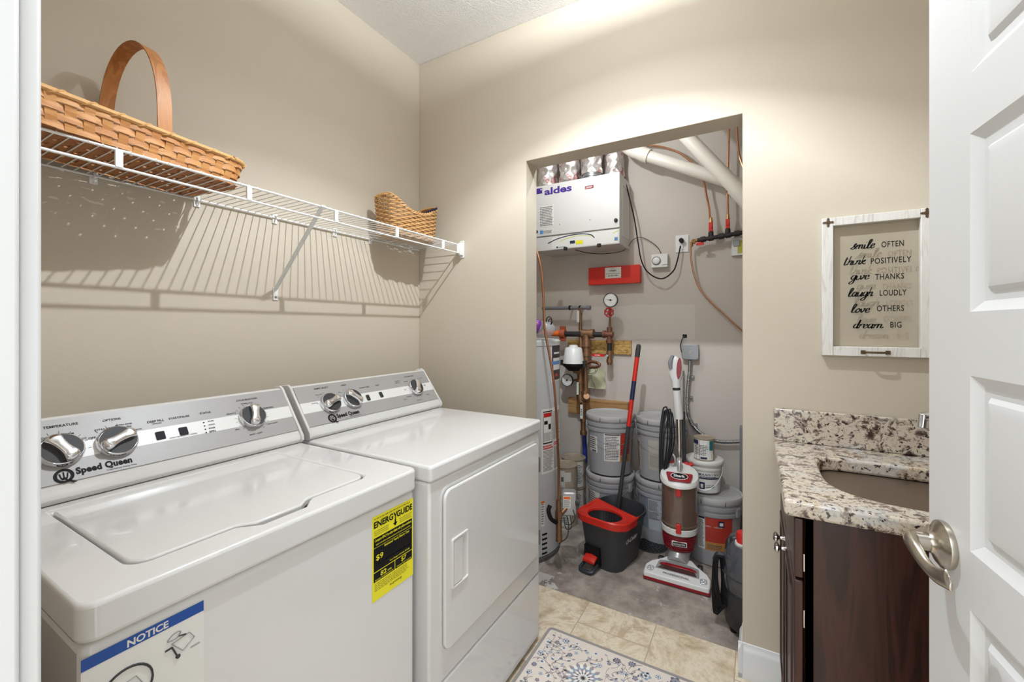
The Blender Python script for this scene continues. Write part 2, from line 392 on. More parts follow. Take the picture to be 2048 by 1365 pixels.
    def text(s, body, M, size=None, w=None, h=None, mi=0, bold=0, shear=0, align='LEFT', th=.0004, spacing=1):
        key = (body, bold, shear, align, spacing)
        if key not in _tc:
            c = bpy.data.curves.new('t', 'FONT'); c.body = body; c.size = 1; c.offset = bold; c.shear = shear; c.space_character = spacing; c.resolution_u = 3
            o = bpy.data.objects.new('t', c); COL.objects.link(o)
            dg = bpy.context.evaluated_depsgraph_get(); me = bpy.data.meshes.new_from_object(o.evaluated_get(dg))
            vs = [v.co.copy() for v in me.vertices]; fs = [tuple(p.vertices) for p in me.polygons]
            bpy.data.objects.remove(o); bpy.data.curves.remove(c); bpy.data.meshes.remove(me)
            x0 = min(v.x for v in vs); x1 = max(v.x for v in vs); y1 = max(v.y for v in vs)
            off = x0 if align == 'LEFT' else (x0+x1)/2
            _tc[key] = ([V((v.x-off, v.y, 0)) for v in vs], fs, x1-x0, y1)
        vs, fs, W, H = _tc[key]
        k = size if size else (w/W if w else h/.73)
        ky = h/.73 if h else k
        s.M, old = s.M @ M, s.M
        s.add([(v.x*k, v.y*ky, th) for v in vs], fs, mi); s.M = old
        return s
    def fine(s, M, w, h, rows, rnd, mi=0, th=.0005, fill=.55, full=.9):
        """rows of print too small to read: short word-long dashes"""
        s.M, old = s.M @ M, s.M
        for r_ in range(rows):
            y = h-(r_+.5)*h/rows; x = 0; end = w*(full+rnd.random()*(1-full))
            while x < end:
                l = rnd.uniform(.03, .09)*w
                s.add([(x, y-h/rows*fill/2, th), (min(end, x+l), y-h/rows*fill/2, th), (min(end, x+l), y+h/rows*fill/2, th), (x, y+h/rows*fill/2, th)], [(0, 1, 2, 3)], mi)
                x += l+.018*w
        s.M = old; return s
def wmat(o):
    m = Matrix.LocRotScale(o.location, o.rotation_euler, o.scale)
    return wmat(o.parent) @ m if o.parent else m
def obj(name, mb, mats, parent=None, label=None, bevel=0, seg=2, flat=False, local=False, sub=0, ang=35):
    me = bpy.data.meshes.new(name)
    vs = mb.v; org = V((0, 0, 0))
    if parent and not local:
        inv = wmat(parent).inverted(); vs = [inv @ p for p in vs]
    me.from_pydata([tuple(p) for p in vs], [], mb.f)
    mats = mats if isinstance(mats, (list, tuple)) else [mats]
    for m in mats: me.materials.append(m)
    for p, i in zip(me.polygons, mb.m): p.material_index = i
    bm = bmesh.new(); bm.from_mesh(me)
    if not flat: bmesh.ops.recalc_face_normals(bm, faces=bm.faces)
    bm.to_mesh(me); bm.free()
    if not flat:
        me.shade_smooth(); me.set_sharp_from_angle(angle=R(ang))
    o = bpy.data.objects.new(name, me); COL.objects.link(o)
    if parent: o.parent = parent
    if bevel:
        b = o.modifiers.new('bevel', 'BEVEL'); b.width = bevel; b.segments = seg; b.limit_method = 'ANGLE'; b.angle_limit = R(40); b.harden_normals = False
    if sub:
        q = o.modifiers.new('sub', 'SUBSURF'); q.levels = sub; q.render_levels = sub
    if label: o['label'] = label
    return o
def thing(name, label, cat, loc=(0, 0, 0), rz=0, group=None):
    o = bpy.data.objects.new(name, None); COL.objects.link(o); o.location = loc; o.rotation_euler = (0, 0, rz)
    o.empty_display_size = .05
    o['label'] = label; o['category'] = cat
    if group: o['group'] = group
    return o
def tag(o, label, cat, group=None, kind=None):
    o['label'] = label; o['category'] = cat
    if group: o['group'] = group
    if kind: o['kind'] = kind
    return o
def struct(name, mb, m, parent=None, **k):
    o = obj(name, mb, m, parent, **k)
    if not parent: o['kind'] = 'structure'
    return o
def dup(root, loc, rz=0, label=None):
    def cp(o, par):
        c = o.copy(); COL.objects.link(c); c.parent = par
        for ch in list(o.children): cp(ch, c)
        return c
    r = cp(root, None); r.location = loc; r.rotation_euler = (0, 0, rz)
    if label: r['label'] = label
    return r
rnd = random.Random(7)
X, Y, Z = V((1, 0, 0)), V((0, 1, 0)), V((0, 0, 1))
# ------------------------------------------------------------------ the setting
XL, YF, YT, YB, ZC = -1.62, 1.79, 1.905, 2.92, 2.757
OX0, OX1, OZ = -.948, -.039, 2.09
XR = .68; YN = .095
struct('floor', MB().box(XL-.1, XR+.1, -1.6, 1.915, -.06, 0), M_tile)
struct('floor_2', MB().box(XL-.1, .9, 1.915, YB+.1, -.06, -.001), M_conc)
struct('ceiling', MB().box(XL-.1, XR+.3, -.02, YB+.1, ZC, ZC+.06), M_ceil)
struct('wall_left', MB().box(XL-.1, XL, -.02, YB, 0, ZC), M_wall_l)
mb = MB()
mb.loft([[(x, y, z) for x, z in ((XL, 0), (OX0, 0), (OX0, OZ), (OX1, OZ), (OX1, 0), (XR+.1, 0), (XR+.1, ZC), (XL, ZC))] for y in (YF, YT)])
struct('wall_far', mb, M_wall, bevel=.003)
struct('wall_right', MB().box(XR, XR+.1, -.02, YF, 0, ZC), M_wall)
DX0, DX1, DZ = -.492, .335, 2.05
mb = MB().box(XL, DX0-.018, -.02, YN, 0, ZC).box(DX1+.018, XR, -.02, YN, 0, ZC).box(DX0-.018, DX1+.018, -.02, YN, DZ+.018, ZC)
struct('wall_near', mb, M_wall)
struct('wall_back', MB().box(XL-.1, .9, YB, YB+.1, 0, ZC), M_dry)
struct('wall_utility_right', MB().box(.45, .55, YT, YB, 0, ZC), M_dry)
# doorway lining and casing round the doorway the camera stands in
mb = MB().box(DX0-.018, DX0, -.03, YN, 0, DZ).box(DX1, DX1+.018, -.03, YN, 0, DZ).box(DX0-.018, DX1+.018, -.03, YN, DZ, DZ+.018)
mb.box(DX0-.07, DX0-.006, YN, YN+.013, 0, DZ+.07).box(DX1+.006, DX1+.07, YN, YN+.006, 0, DZ+.07).box(DX0-.07, DX1+.07, YN, YN+.013, DZ+.006, DZ+.07)
struct('trim_1', mb, M_trim, bevel=.003)
def baseboard(name, x0, x1, y0, y1, n):
    """n = outward normal axis: profile swept between the two points"""
    prof = [(0, 0), (.014, 0), (.014, .018), (.0125, .022), (.0125, .098), (.009, .108), (.005, .114), (.004, .125), (0, .127)]
    a, b_ = V((x0, y0, 0)), V((x1, y1, 0)); n = V(n)
    rings = [[p+n*u+Z*v for u, v in prof] for p in (a, b_)]
    return struct(name, MB().loft(rings), M_trim)
baseboard('baseboard_far', OX1-.014, .082, YF, YF, (0, -1, 0))
baseboard('baseboard_opening', OX1, OX1, YF-.014, YT, (-1, 0, 0))
baseboard('baseboard_left', XL, XL, YN, YF, (1, 0, 0))
# ------------------------------------------------------------------ open panelled door on the right
latch = V((.247, .937, 0)); dang = R(5.3); dd = V((math.sin(dang), -math.cos(dang), 0))   # from latch edge towards hinge
DW = .81; hinge = latch+dd*DW
nrm = V((-math.cos(dang), -math.sin(dang), 0))                                            # face towards the room
# local frame: u from hinge edge to latch edge, v up, w out of the visible face
MD = Fr(hinge, -dd, Z)
if (MD.to_3x3() @ Z).dot(nrm) < 0: flip = True
else: flip = False
sg = -1 if flip else 1
door = bpy.data.objects.new('door_1', None); COL.objects.link(door); door.location = hinge; door['kind'] = 'structure'
pl = UP(1940, 600, latch, nrm); stile = (pl-latch).dot(dd)
us = (stile, DW-stile)
zs = [UP(1940, p, latch, nrm).z for p in (1220, 1103, 752, 624, 268, 148)]
ph = ((zs[2]-zs[1])+(zs[4]-zs[3]))/2; rl = zs[3]-zs[2]
panels = [(zs[0]-ph, zs[0]), (zs[1], zs[2]), (zs[3], zs[4]), (zs[5], zs[5]+ph)]
panels.insert(0, (.2, max(.3, panels[0][0]-rl))) if panels[0][0]-rl > .32 else None
panels = [p for p in panels if p[1] < 2.0]
print('door stile', stile, 'panels', panels)
DH = 2.03
mb = MB().at(MD)
zc = [0.008]+[v for p in panels for v in p]+[DH]
w0 = 0
def dq(u0, u1, v0, v1, w_): mb.add([(u0, v0, w_*sg), (u1, v0, w_*sg), (u1, v1, w_*sg), (u0, v1, w_*sg)], [(0, 1, 2, 3)])
# sides and back
T = -.035
mb.add([(0, .008, 0), (DW, .008, 0), (DW, DH, 0), (0, DH, 0), (0, .008, T*sg), (DW, .008, T*sg), (DW, DH, T*sg), (0, DH, T*sg)],
       [(0, 1, 5, 4), (1, 2, 6, 5), (2, 3, 7, 6), (3, 0, 4, 7), (4, 5, 6, 7)])
dq(0, us[0], .008, DH, 0); dq(us[1], DW, .008, DH, 0)
for i in range(0, len(zc), 2): dq(us[0], us[1], zc[i], zc[i+1], 0)
for v0, v1 in panels:
    rings = []
    for ins, dep in ((0, 0), (.004, -.003), (.014, -.009), (.026, -.0095), (.032, -.004), (.044, -.0015)):
        rings.append([(us[0]+ins, v0+ins, dep*sg), (us[1]-ins, v0+ins, dep*sg), (us[1]-ins, v1-ins, dep*sg), (us[0]+ins, v1-ins, dep*sg)])
    n = len(rings); vs = [p for r_ in rings for p in r_]; fs = [(4*k+i, 4*k+(i+1) % 4, 4*k+4+(i+1) % 4, 4*k+4+i) for k in range(n-1) for i in range(4)]+[(4*n-4, 4*n-3, 4*n-2, 4*n-1)]
    mb.add(vs, fs)
obj('door_slab', mb, M_door, door, ang=12)
# lever handle
hc = UP(1894, 1091, latch, nrm)
MH = Fr(hc, dd, Z)                     # x towards the hinge, y up
zsg = 1 if (MH.to_3x3() @ Z).dot(nrm) > 0 else -1
handle = obj('door_handle', MB().at(MH @ Matrix.Diagonal((1, 1, zsg, 1))).lathe([(.034, 0), (.0355, .004), (.0345, .008), (.0315, .0095), (.029, .012), (.021, .0145), (.016, .018), (.0145, .022)]), M_nickel, door, 'brushed nickel lever handle with round rose')
mb = MB().at(MH @ Matrix.Diagonal((1, 1, zsg, 1)))
mb.tube([(0, 0, .016), (0, 0, .036)], .0125, 20)
path = catmull([(-.005, .002, .026), (-.004, .002, .037), (.006, .001, .0435), (.026, -.003, .045), (.048, -.012, .043), (.070, -.016, .040), (.092, -.011, .038), (.104, -.006, .037)], 6)
N = len(path); rings = []
for i, p in enumerate(path):
    q = i/(N-1); a = .0120 if q < .35 else (.0120-.008*(q-.35) if q < .6 else .0100+.008*(q-.6)); b_ = .0085*(1-q)**1.2+.0038
    t = (path[min(i+1, N-1)]-path[max(i-1, 0)]).normalized(); up = V((0, 1, 0)); up = (up-t*up.dot(t)).normalized(); sd = t.cross(up)
    e = 1 if i < N-2 else (.75 if i == N-2 else .35)
    e = e*(.6 if i == 0 else 1)
    rings.append([p+up*a*e*math.cos(2*math.pi*j/16)+sd*b_*e*math.sin(2*math.pi*j/16) for j in range(16)])
mb.loft(rings)
obj('lever', mb, M_nickel, handle)
# ------------------------------------------------------------------ ceiling light above the laundry floor (just out of the picture)
cl = thing('ceiling_light', 'small round white ceiling light above the laundry floor', 'light', (-.43, 1.08, ZC))
obj('canopy', MB().lathe([(.06, -.02), (.065, -.012), (.065, 0)], (-.43, 1.08, ZC-.0)), M_plast, cl)
obj('bulb', MB().lathe([(.012, -.06), (.02, -.052), (.022, -.04), (.014, -.02)], (-.43, 1.08, ZC-.0), 16), mat('lit_bulb', (255, 240, 215), .4, emit=6), cl)
cl = thing('bulb_holder', 'bare bulb holder on the inner side of the utility header', 'light', (-.8, YT, 2.5))
obj('socket', MB().lathe([(.03, 0), (.03, .03), (.02, .06)], (-.8, 1.99, 2.46), 16).box(-.83, -.77, YT, 1.99, 2.5, 2.53), M_plast, cl)
# ------------------------------------------------------------------ wire shelf
SX = -1.323; SZ = 1.720; SL = 1.678
sh = thing('wire_shelf', 'long white ventilated wire shelf across the wall above the washing machines', 'shelf', (XL, .95, SZ))
mb = MB()
y = .13
while y < YF-.012:
    mb.tube([(XL+.006, y, SZ+.004), (SX, y, SZ+.004), (SX+.0035, y, SZ)], .0016, 6); y += .0254
obj('cross_wires', mb, M_wire, sh, 'closely spaced thin white cross wires')
obj('front_rail', MB().tube([(SX, .10, SZ), (SX, YF-.02, SZ)], .0034, 10), M_wire, sh)
obj('front_rail', MB().tube([(SX, .10, SL), (SX, YF-.02, SL)], .0034, 10), M_wire, sh)
obj('back_rail', MB().tube([(XL+.008, .10, SZ), (XL+.008, YF-.006, SZ)], .003, 8), M_wire, sh)
for y in (.4125, .714, 1.020, 1.323, 1.631):
    obj('connector', MB().box(SX-.0035, SX+.0045, y-.0075, y+.0075, SL, SZ), M_wire, sh, bevel=.001)
obj('connector', MB().box(SX-.0035, SX+.0045, YF-.045, YF-.032, SL, SZ), M_wire, sh, bevel=.001)
for px, py in ((188, 355), (395, 407), (551, 440), (671, 468), (742, 487), (822, 503)):
    p = U(px, py, x=XL+.008)
    mb = MB().box(XL, XL+.005, p.y-.009, p.y+.009, SZ-.022, SZ+.016).tube([(XL+.003, p.y, SZ+.006), (XL+.014, p.y, SZ+.007), (XL+.016, p.y, SZ-.004), (XL+.004, p.y, SZ-.008)], .0035, 6).lathe([(.003, 0), (.001, .004)], (XL+.005, p.y, SZ-.018), 8)
    obj('wall_clip', mb, M_wire, sh, bevel=.001)
mb = MB()
a, b_ = V((SX, .962, SZ-.002)), V((XL+.006, .972, 1.445))
mb.strip([a, b_], .014, .006, up=(0, 1, 0))
mb.box(XL, XL+.004, .963, .983, 1.40, 1.45)
mb.tube([a+V((.003, -.006, .003)), a+V((.003, .012, .003))], .005, 8)
br = obj('diagonal_brace', mb, M_wire, sh, 'flat diagonal support brace', bevel=.001)
obj('screw', MB().at(Fr((XL+.004, .973, 1.412), Y, Z)).lathe([(.004, 0), (.003, .002)], n=10), M_zinc, br)
mb = MB().box(SX-.016, SX+.012, YF-.005, YF, SL-.022, SZ+.026).box(SX-.010, SX+.008, YF-.028, YF-.005, SL-.010, SZ+.012)
obj('end_bracket', mb, M_plast, sh, bevel=.002)
# ------------------------------------------------------------------ woven splint tray basket with a hoop handle
def outline(L, W, r, n):
    P = [V((p[0], p[1], 0)) for p in rrect(W, L, r, 10)]
    d = [0]
    for i in range(len(P)): d.append(d[-1]+(P[(i+1) % len(P)]-P[i]).length)
    out = []
    for k in range(n):
        s_ = d[-1]*k/n; i = max(j for j in range(len(P)) if d[j] <= s_)
        t = (s_-d[i])/max(1e-9, d[i+1]-d[i]); out.append(P[i].lerp(P[(i+1) % len(P)], t))
    return out
def flare(P, z, H, f): return V((P.x*(1+f*z/H), P.y*(1+f*.55*z/H), z))
BL, BW, BH = .60, .255, .072
bz = SZ+.0062
tb = thing('splint_basket', 'shallow flat-splint picnic basket with tall hoop handle, left end of wire shelf', 'basket', (-1.455, .405, bz), R(8.5))
ns = 52
P = outline(BL, BW, .055, ns*4)
mb = MB()
for k in range(ns):                                       # upright stakes
    i = k*4; q = [P[(i+j) % len(P)] for j in (-1, 1)]
    t = (q[1]-q[0]).normalized(); nn = V((t.y, -t.x, 0)); c = (q[0]+q[1])/2
    ring = [flare(c+t*s_, z, BH, .13) for s_ in (-.0105, .0105) for z in (0,)]
    pts = [flare(c, z, BH, .13)+nn*0 for z in (0, BH/3, 2*BH/3, BH)]
    sgn = [(1 if (k+r_) % 2 else -1) for r_ in range(4)]
    pts = [p+nn*.0004*s_ for p, s_ in zip(pts, sgn)]
    mb.strip(pts, .020, .0012, up=t)
obj('stakes', mb, M_splint, tb, local=True)
mb = MB()
rows = 4; rh = BH/rows
for r_ in range(rows):
    z = rh*(r_+.5); ring_pts = []
    for i in range(len(P)):
        a = P[(i+1) % len(P)]-P[i-1]; t = a.normalized(); nn = V((t.y, -t.x, 0))
        ph_ = math.cos(math.pi*i/4+math.pi*(r_ % 2))
        ph_ = max(-1, min(1, ph_*1.8))
        ring_pts.append((flare(P[i], z, BH, .13), nn*(.0014*ph_)))
    prof = []
    for p, o_ in ring_pts:
        n1 = o_.normalized() if o_.length > 1e-9 else V((1, 0, 0))
        c = p+o_; zz = rh*.49
        prof.append([c+V((0, 0, zz)), c+V((0, 0, -zz)), c+V((0, 0, -zz))-(P[0]*0)+p.xy.to_3d().normalized()*-.001, c+V((0, 0, zz))+p.xy.to_3d().normalized()*-.001])
    prof.append(prof[0]); mb.loft(prof, caps=False)
obj('weave', mb, M_splint, tb, local=True, ang=60)
mb = MB()                                                   # plaited floor of the basket
for i in range(9):
    x = -BW/2+.016+i*(BW-.032)/8; pts = [V((x, -BL/2+.012+j*(BL-.024)/40, .0015+.0011*(1 if (j//2+i) % 2 else -1))) for j in range(41)]
    mb.strip(pts, .024, .001, up=(1, 0, 0))
for j in range(20):
    y = -BL/2+.02+j*(BL-.04)/19; pts = [V((-BW/2+.008+i*(BW-.016)/18, y, .0015+.0011*(-1 if (i//2+j) % 2 else 1))) for i in range(19)]
    mb.strip(pts, .025, .001, up=(0, 1, 0))
obj('plaited_bottom', mb, mat('darker_splint', (158, 100, 54), .6, var=.12, vs=30), tb, local=True)
mb = MB()
rim = [flare(p, BH+.001, BH, .13) for p in P[::2]]
mb.tube(rim, .0062, 8, closed=True)
N = len(rim)
pts = []
for i in range(N*3):
    q = i/(N*3); c = rim[(i//3) % N].lerp(rim[(i//3+1) % N], (i % 3)/3); t = (rim[(i//3+1) % N]-rim[i//3 % N]).normalized(); nn = V((t.y, -t.x, 0))
    a = 2*math.pi*q*ns*.62; pts.append(c+nn*.0072*math.cos(a)+Z*.0072*math.sin(a))
mb.tube(pts, .0017, 5, closed=True)
obj('rim', mb, mat('cane_rim', (206, 158, 98), .45, var=.15, vs=40), tb, local=True)
mb = MB(); hw = BW/2*1.13-.010
pts = [(-hw+.004, .085, .030)]+[(-hw*math.cos(a)*(1.0), .085-.012*0, BH+.02+.245*math.sin(a)**.8) for a in [math.pi*k/22 for k in range(23)]]+[(hw-.004, .085, .030)]
mb.strip(pts, .034, .003, up=(0, 1, 0))
obj('hoop_handle', mb, M_hoop, tb, 'bent flat wooden hoop handle', local=True)
pg = tag(obj('glass_dish', MB().lathe([(.035, 0), (.06, .012), (.075, .024), (.072, .024), (.055, .012), (.03, .004)], (-1.475, .19, SZ+.072), 24, sx=.8), mat('pale_green_glass', (170, 172, 150), .2, var=.05)), 'pale green dish rim showing above the left end of the splint basket', 'dish')
# ------------------------------------------------------------------ small wicker basket with scooped rim
wb = thing('wicker_basket', 'small honey wicker basket with scooped braided rim, right end of wire shelf', 'basket', (-1.487, 1.555, bz), R(-4))
WL, WW = .295, .155
def wrim(u):        # u in -1..1 along the long side
    return .118+.067*min(1, abs(u))**2.2
nst = 26
P = outline(WL, WW, .05, nst*6)
mb = MB()
for k in range(nst):
    i = k*6; p = P[i]; top = wrim(p.y/(WL/2)); n_ = p.normalized()
    mb.tube([V((p.x*(.92+.08*z/.12), p.y*(.92+.08*z/.12), z)) for z in (0, top/2, top)], .0022, 5)
obj('stakes', mb, M_wick, wb, local=True)
mb = MB(); rh = .0092; nr = int(.19/rh)
for r_ in range(nr):
    z = rh*(r_+.5)
    seg = []; segs = []
    for i in range(len(P)+1):
        p = P[i % len(P)]
        if z < wrim(p.y/(WL/2))-.002:
            t = (P[(i+1) % len(P)]-P[i-1]).normalized(); nn = V((t.y, -t.x, 0)); f_ = .92+.08*z/.12
            seg.append(V((p.x*f_, p.y*f_, z))+nn*.0048*math.sin(math.pi*i/6+math.pi/2+math.pi*(r_ % 2)))
        elif seg: segs.append(seg); seg = []
    if seg: segs.append(seg)
    for sg_ in segs:
        if len(sg_) > 3: mb.tube(sg_[::1], .0041, 6)
obj('weave', mb, M_wick, wb, local=True)
mb = MB()
mb.prism([(p.x*.9, p.y*.9) for p in P[::4]], 0, .005)
obj('base', mb, M_wick, wb, local=True)
mb = MB()
rimc = [V((p.x*1.0, p.y*1.0, wrim(p.y/(WL/2)))) for p in P[::3]]; N = len(rimc)
for ph_ in (0, 2.09, 4.18):
    pts = []
    for i in range(N*3):
        c = rimc[(i//3) % N].lerp(rimc[(i//3+1) % N], (i % 3)/3); t = (rimc[(i//3+1) % N]-rimc[i//3 % N]).normalized(); nn = V((t.y, -t.x, 0)).normalized()
        a = 2*math.pi*i/(N*3)*18+ph_; pts.append(c+nn*.0055*math.cos(a)+Z*.005*math.sin(a))
    mb.tube(pts, .0042, 6, closed=True)
obj('braided_rim', mb, M_wick, wb, local=True)
p1 = U(848, 428, y=1.64); p2 = U(874, 417, y=1.655)
mb = MB().tube([p1+(p1-p2)*1.2, p2], .006, 8)
tag(obj('marker_pen', mb, M_navy), 'dark blue pen sticking out of the small wicker basket', 'pen')
# ------------------------------------------------------------------ washer and dryer
WX0, DXF = -.80, -.772
CE = V((-.5838, 0, .8119)); CN = V((.8119, 0, .5838)); CO = V((-1.2925, 0, .9375))
def CP(y, h, o=0): return CO+Y*y+CE*h+CN*o
def hitc(px, py): 
    p = UP(px, py, CO, CN); return p.y, (p-CO).dot(CE)
def console(root, y0, y1):
    prof = [(-1.300, .915), (-1.291, .926), (-1.2935, .9385), (-1.4005, 1.0825), (-1.412, 1.087), (-1.44, 1.083), (-1.46, 1.06), (-1.46, .915)]
    mb = MB(); mb.loft([[(x, y, z) for x, z in prof] for y in (y0+.007, y1-.007)])
    c = obj('console', mb, M_app, root, bevel=.002)
    prof2 = [(-1.297, .914), (-1.285, .924), (-1.286, .940), (-1.398, 1.087), (-1.412, 1.094), (-1.445, 1.089), (-1.466, 1.06), (-1.466, .914)]
    for a, b_ in ((y0, y0+.009), (y1-.009, y1)):
        obj('end_cap', MB().loft([[(x, y, z) for x, z in prof2] for y in (a, b_)]), M_app, c, bevel=.002)
    a, b_ = y0+.010, y1-.010
    def band(h0, h1, o=.0028):
        return [CP(a, h0, 0), CP(b_, h0, 0), CP(b_, h1, 0), CP(a, h1, 0), CP(a, h0, o), CP(b_, h0, o), CP(b_, h1, o), CP(a, h1, o)]
    fs = [(4, 5, 6, 7), (0, 1, 5, 4), (1, 2, 6, 5), (2, 3, 7, 6), (3, 0, 4, 7)]
    mb = MB()
    for h0, h1, mi in ((.022, .073, 0), (.073, .113, 1), (.113, .178, 0)): mb.add(band(h0, h1), fs, mi)
    obj('fascia', mb, [M_gray, M_white], c, 'grey fascia with white centre stripe')
    return c
def knob(c, px, py, r=.0395, rot=0, name='knob'):
    y, h = hitc(px, py)
    Mk = Fr(CP(y, h, .003), Y, CE)
    k = obj(name, MB().at(Mk).lathe([(r*.98, 0), (r, .004), (r*.99, .010), (r*.93, .015), (r*.89, .0158), (r*.89, .0145)]), M_chrome, c, 'chrome dial with dark face')
    obj('knob_face', MB().at(Mk).lathe([(r*.89, .0140), (r*.88, .0150)]), M_char, k)
    Mr = Mk @ Matrix.Rotation(rot, 4, 'Z'); mb = MB().at(Mr)
    rings = []
    for z, sc in ((.013, 1.0), (.024, .97), (.030, .86), (.031, .70)):
        ring = []
        for i in range(24):
            a = 2*math.pi*i/24; lx = math.cos(a); ly = math.sin(a)
            X_ = r*.93*lx; wd = r*(.26+.20*abs(lx)**2)
            ring.append((X_*sc, math.copysign(min(abs(ly)*1.6, 1), ly)*wd*sc, z))
        rings.append(ring)
    mb.loft(rings); obj('grip', mb, M_chrome, k, ang=50)
def marks(mb, px, py, r, n=11, a0=-40, a1=220):
    y, h = hitc(px, py)
    for k in range(n):
        a = R(a0+(a1-a0)*k/(n-1)); Mk = Fr(CP(y, h, .0031), Y, CE) @ Matrix.Rotation(a, 4, 'Z')
        mb.M = Mk; mb.add([(r, -.0004, .0002), (r+.006, -.0004, .0002), (r+.006, .0004, .0002), (r, .0004, .0002)], [(0, 1, 2, 3)])
    mb.M = Matrix.Identity(4)
def ctext(mb, s_, px, py, w_, bold=0, align='CENTER', h=None, shear=0):
    y, hh = hitc(px, py); mb.text(s_, Fr(CP(y, hh, .0031), Y, CE), w=w_, h=h, bold=bold, align=align, shear=shear)
def logo(c, px, py, tx, ty, s=1.0):
    y, h = hitc(px, py); M_ = Fr(CP(y, h, .0031), Y, CE); mb = MB().at(M_)
    mb.ring(ell(.0165*s, .0165*s, 28), ell(.0105*s, .0112*s, 28), 0, .0006)
    for dx, t_ in ((-.005, .006), (0, .009), (.005, .006)): mb.prism([(dx*s-.0011*s, -.004*s), (dx*s+.0011*s, -.004*s), ((dx*1.3+.0012)*s, t_*s), ((dx*1.3-.0012)*s, t_*s)], 0, .0006)
    mb.prism([(-.006*s, -.004*s), (.006*s, -.004*s), (.004*s, -.009*s), (-.004*s, -.009*s)], 0, .0006)
    mb.prism([(.0*s, -.008*s), (.007*s, -.010*s), (.019*s, -.0185*s), (.012*s, -.0195*s)], 0, .0006)
    mb.M = Matrix.Identity(4)
    y, h = hitc(tx, ty)
    mb.text('Speed Queen', Fr(CP(y, h, .0031), Y, CE), w=.098*s, h=.0150*s, bold=.045, spacing=1.05)
    mb.text('Commercial Heavy Duty', Fr(CP(y+.05*s, h-.0085*s, .0031), Y, CE), w=.055*s)
    obj('logo', mb, M_black, c, 'black crown Q logo and lettering')
wa = thing('washing_machine', 'white top-load washer with grey dial console and yellow sticker, nearest the doorway', 'washing machine', (-1.13, .5375, 0))
y0, y1 = .205, .870
obj('cabinet', MB().box(-1.455, WX0, y0+.004, y1-.004, .02, .856), M_app, wa, bevel=.014, seg=4)
def carc(cx, cy, r, a0, a1, n=7): return [(cx+r*math.cos(R(a0+(a1-a0)*i/(n-1))), cy+r*math.sin(R(a0+(a1-a0)*i/(n-1)))) for i in range(n)]
def lidpoly(x0, x1, xn, ya, yb, r, yn0, yn1, c_): return [(x0, ya)]+carc(x1-r, ya+r, r, -90, 0)+[(x1, yn0), (x1-(x1-xn)*.25, yn0+.010), (xn, yn0+c_), (xn, yn1-c_), (x1-(x1-xn)*.25, yn1-.010), (x1, yn1)]+carc(x1-r, yb-r, r, 0, 90)+[(x0, yb)]
lo = lidpoly(-1.26, -.860, -.829, .283, .761, .034, .436, .598, .034)
li = lidpoly(-1.256, -.865, -.844, .287, .757, .030, .440, .594, .030)
ou = [(-1.46, y0)]+carc(-.79-.024, y0+.024, .024, -90, 0)+[(-.79, .43), (-.79, .447), (-.79, .47), (-.79, .565), (-.79, .587), (-.79, .61)]+carc(-.79-.024, y1-.024, .024, 0, 90)+[(-1.46, y1)]
obj('top_deck', MB().ring(ou, lo, .858, .914), M_app, wa, bevel=.007, seg=3)
mb = MB().prism(li, .897, .9145)
lid = obj('lid', mb, M_app, wa, bevel=.004, seg=3)
obj('lid_well', MB().box(-1.30, -.825, .25, .80, .860, .868), mat('dark_lid_gap', (90, 88, 86), .6), wa)
for yy in (y0+.05, y1-.05):
    for xx in (-1.4, -.86): obj('foot', MB().lathe([(.02, 0), (.02, .02)], (xx, yy, 0), 12), M_blackp, wa)
c = console(wa, y0, y1)
knob(wa, 120, 905, rot=R(118)); knob(wa, 233, 887, rot=R(25)); knob(wa, 503, 836, r=.0385, rot=R(75))
mb = MB()
ctext(mb, 'WASH TEMPERATURE', 104, 858, .085, .012); ctext(mb, 'COOL', 88, 881, .020, .01); ctext(mb, 'WARM', 134, 872, .021, .01); ctext(mb, 'HOT', 165, 881, .014, .01)
ctext(mb, 'OPTIONS', 223, 843, .034, .012); ctext(mb, 'EXTRA RINSE', 209, 861, .036, .01); ctext(mb, 'EXTRA RINSE', 247, 852, .032, .01); ctext(mb, 'PRE SOAK', 250, 857, .026, .01); ctext(mb, 'OFF', 184, 880, .013, .01); ctext(mb, 'PRE SOAK', 272, 862, .024, .01)
ctext(mb, 'DEEP FILL', 311, 846, .036, .012); ctext(mb, 'OPTION', 313, 850, .02, .01)
ctext(mb, 'START/PAUSE', 358, 838, .048, .012); ctext(mb, 'STATUS', 410, 829, .028, .012); ctext(mb, 'HOLD 3 SECONDS TO CANCEL', 367, 874, .064, .01)
ctext(mb, 'CYCLE SELECTION', 493, 802, .062, .014); ctext(mb, 'NORMAL ECO', 493, 809, .034, .01); ctext(mb, 'PERM PRESS', 536, 818, .032, .01); ctext(mb, 'DELICATE', 462, 830, .026, .01); ctext(mb, 'HEAVY DUTY', 545, 849, .032, .01); ctext(mb, 'RIGHT + RESET', 512, 870, .038, .01); ctext(mb, 'SPIN', 474, 862, .012, .01)
for i, t_ in enumerate(('SOAK', 'WASH', 'RINSE', 'SPIN')): ctext(mb, t_, 415+i*1.2, 846+i*7, .016, .01, 'LEFT')
marks(mb, 120, 905, .045, 7, 20, 150); marks(mb, 233, 887, .045, 7, 30, 180); marks(mb, 503, 836, .043, 19, -60, 240)
obj('printed_legends', mb, M_black, wa)
for px, py in ((320, 873), (366, 864)):
    y, h = hitc(px, py)
    obj('push_button', MB().at(Fr(CP(y, h, .003), Y, CE)).prism(rrect(.0195, .0225, .002, 3), 0, .002), mat('dark_button', (44, 42, 48), .6, spec=.15), wa)
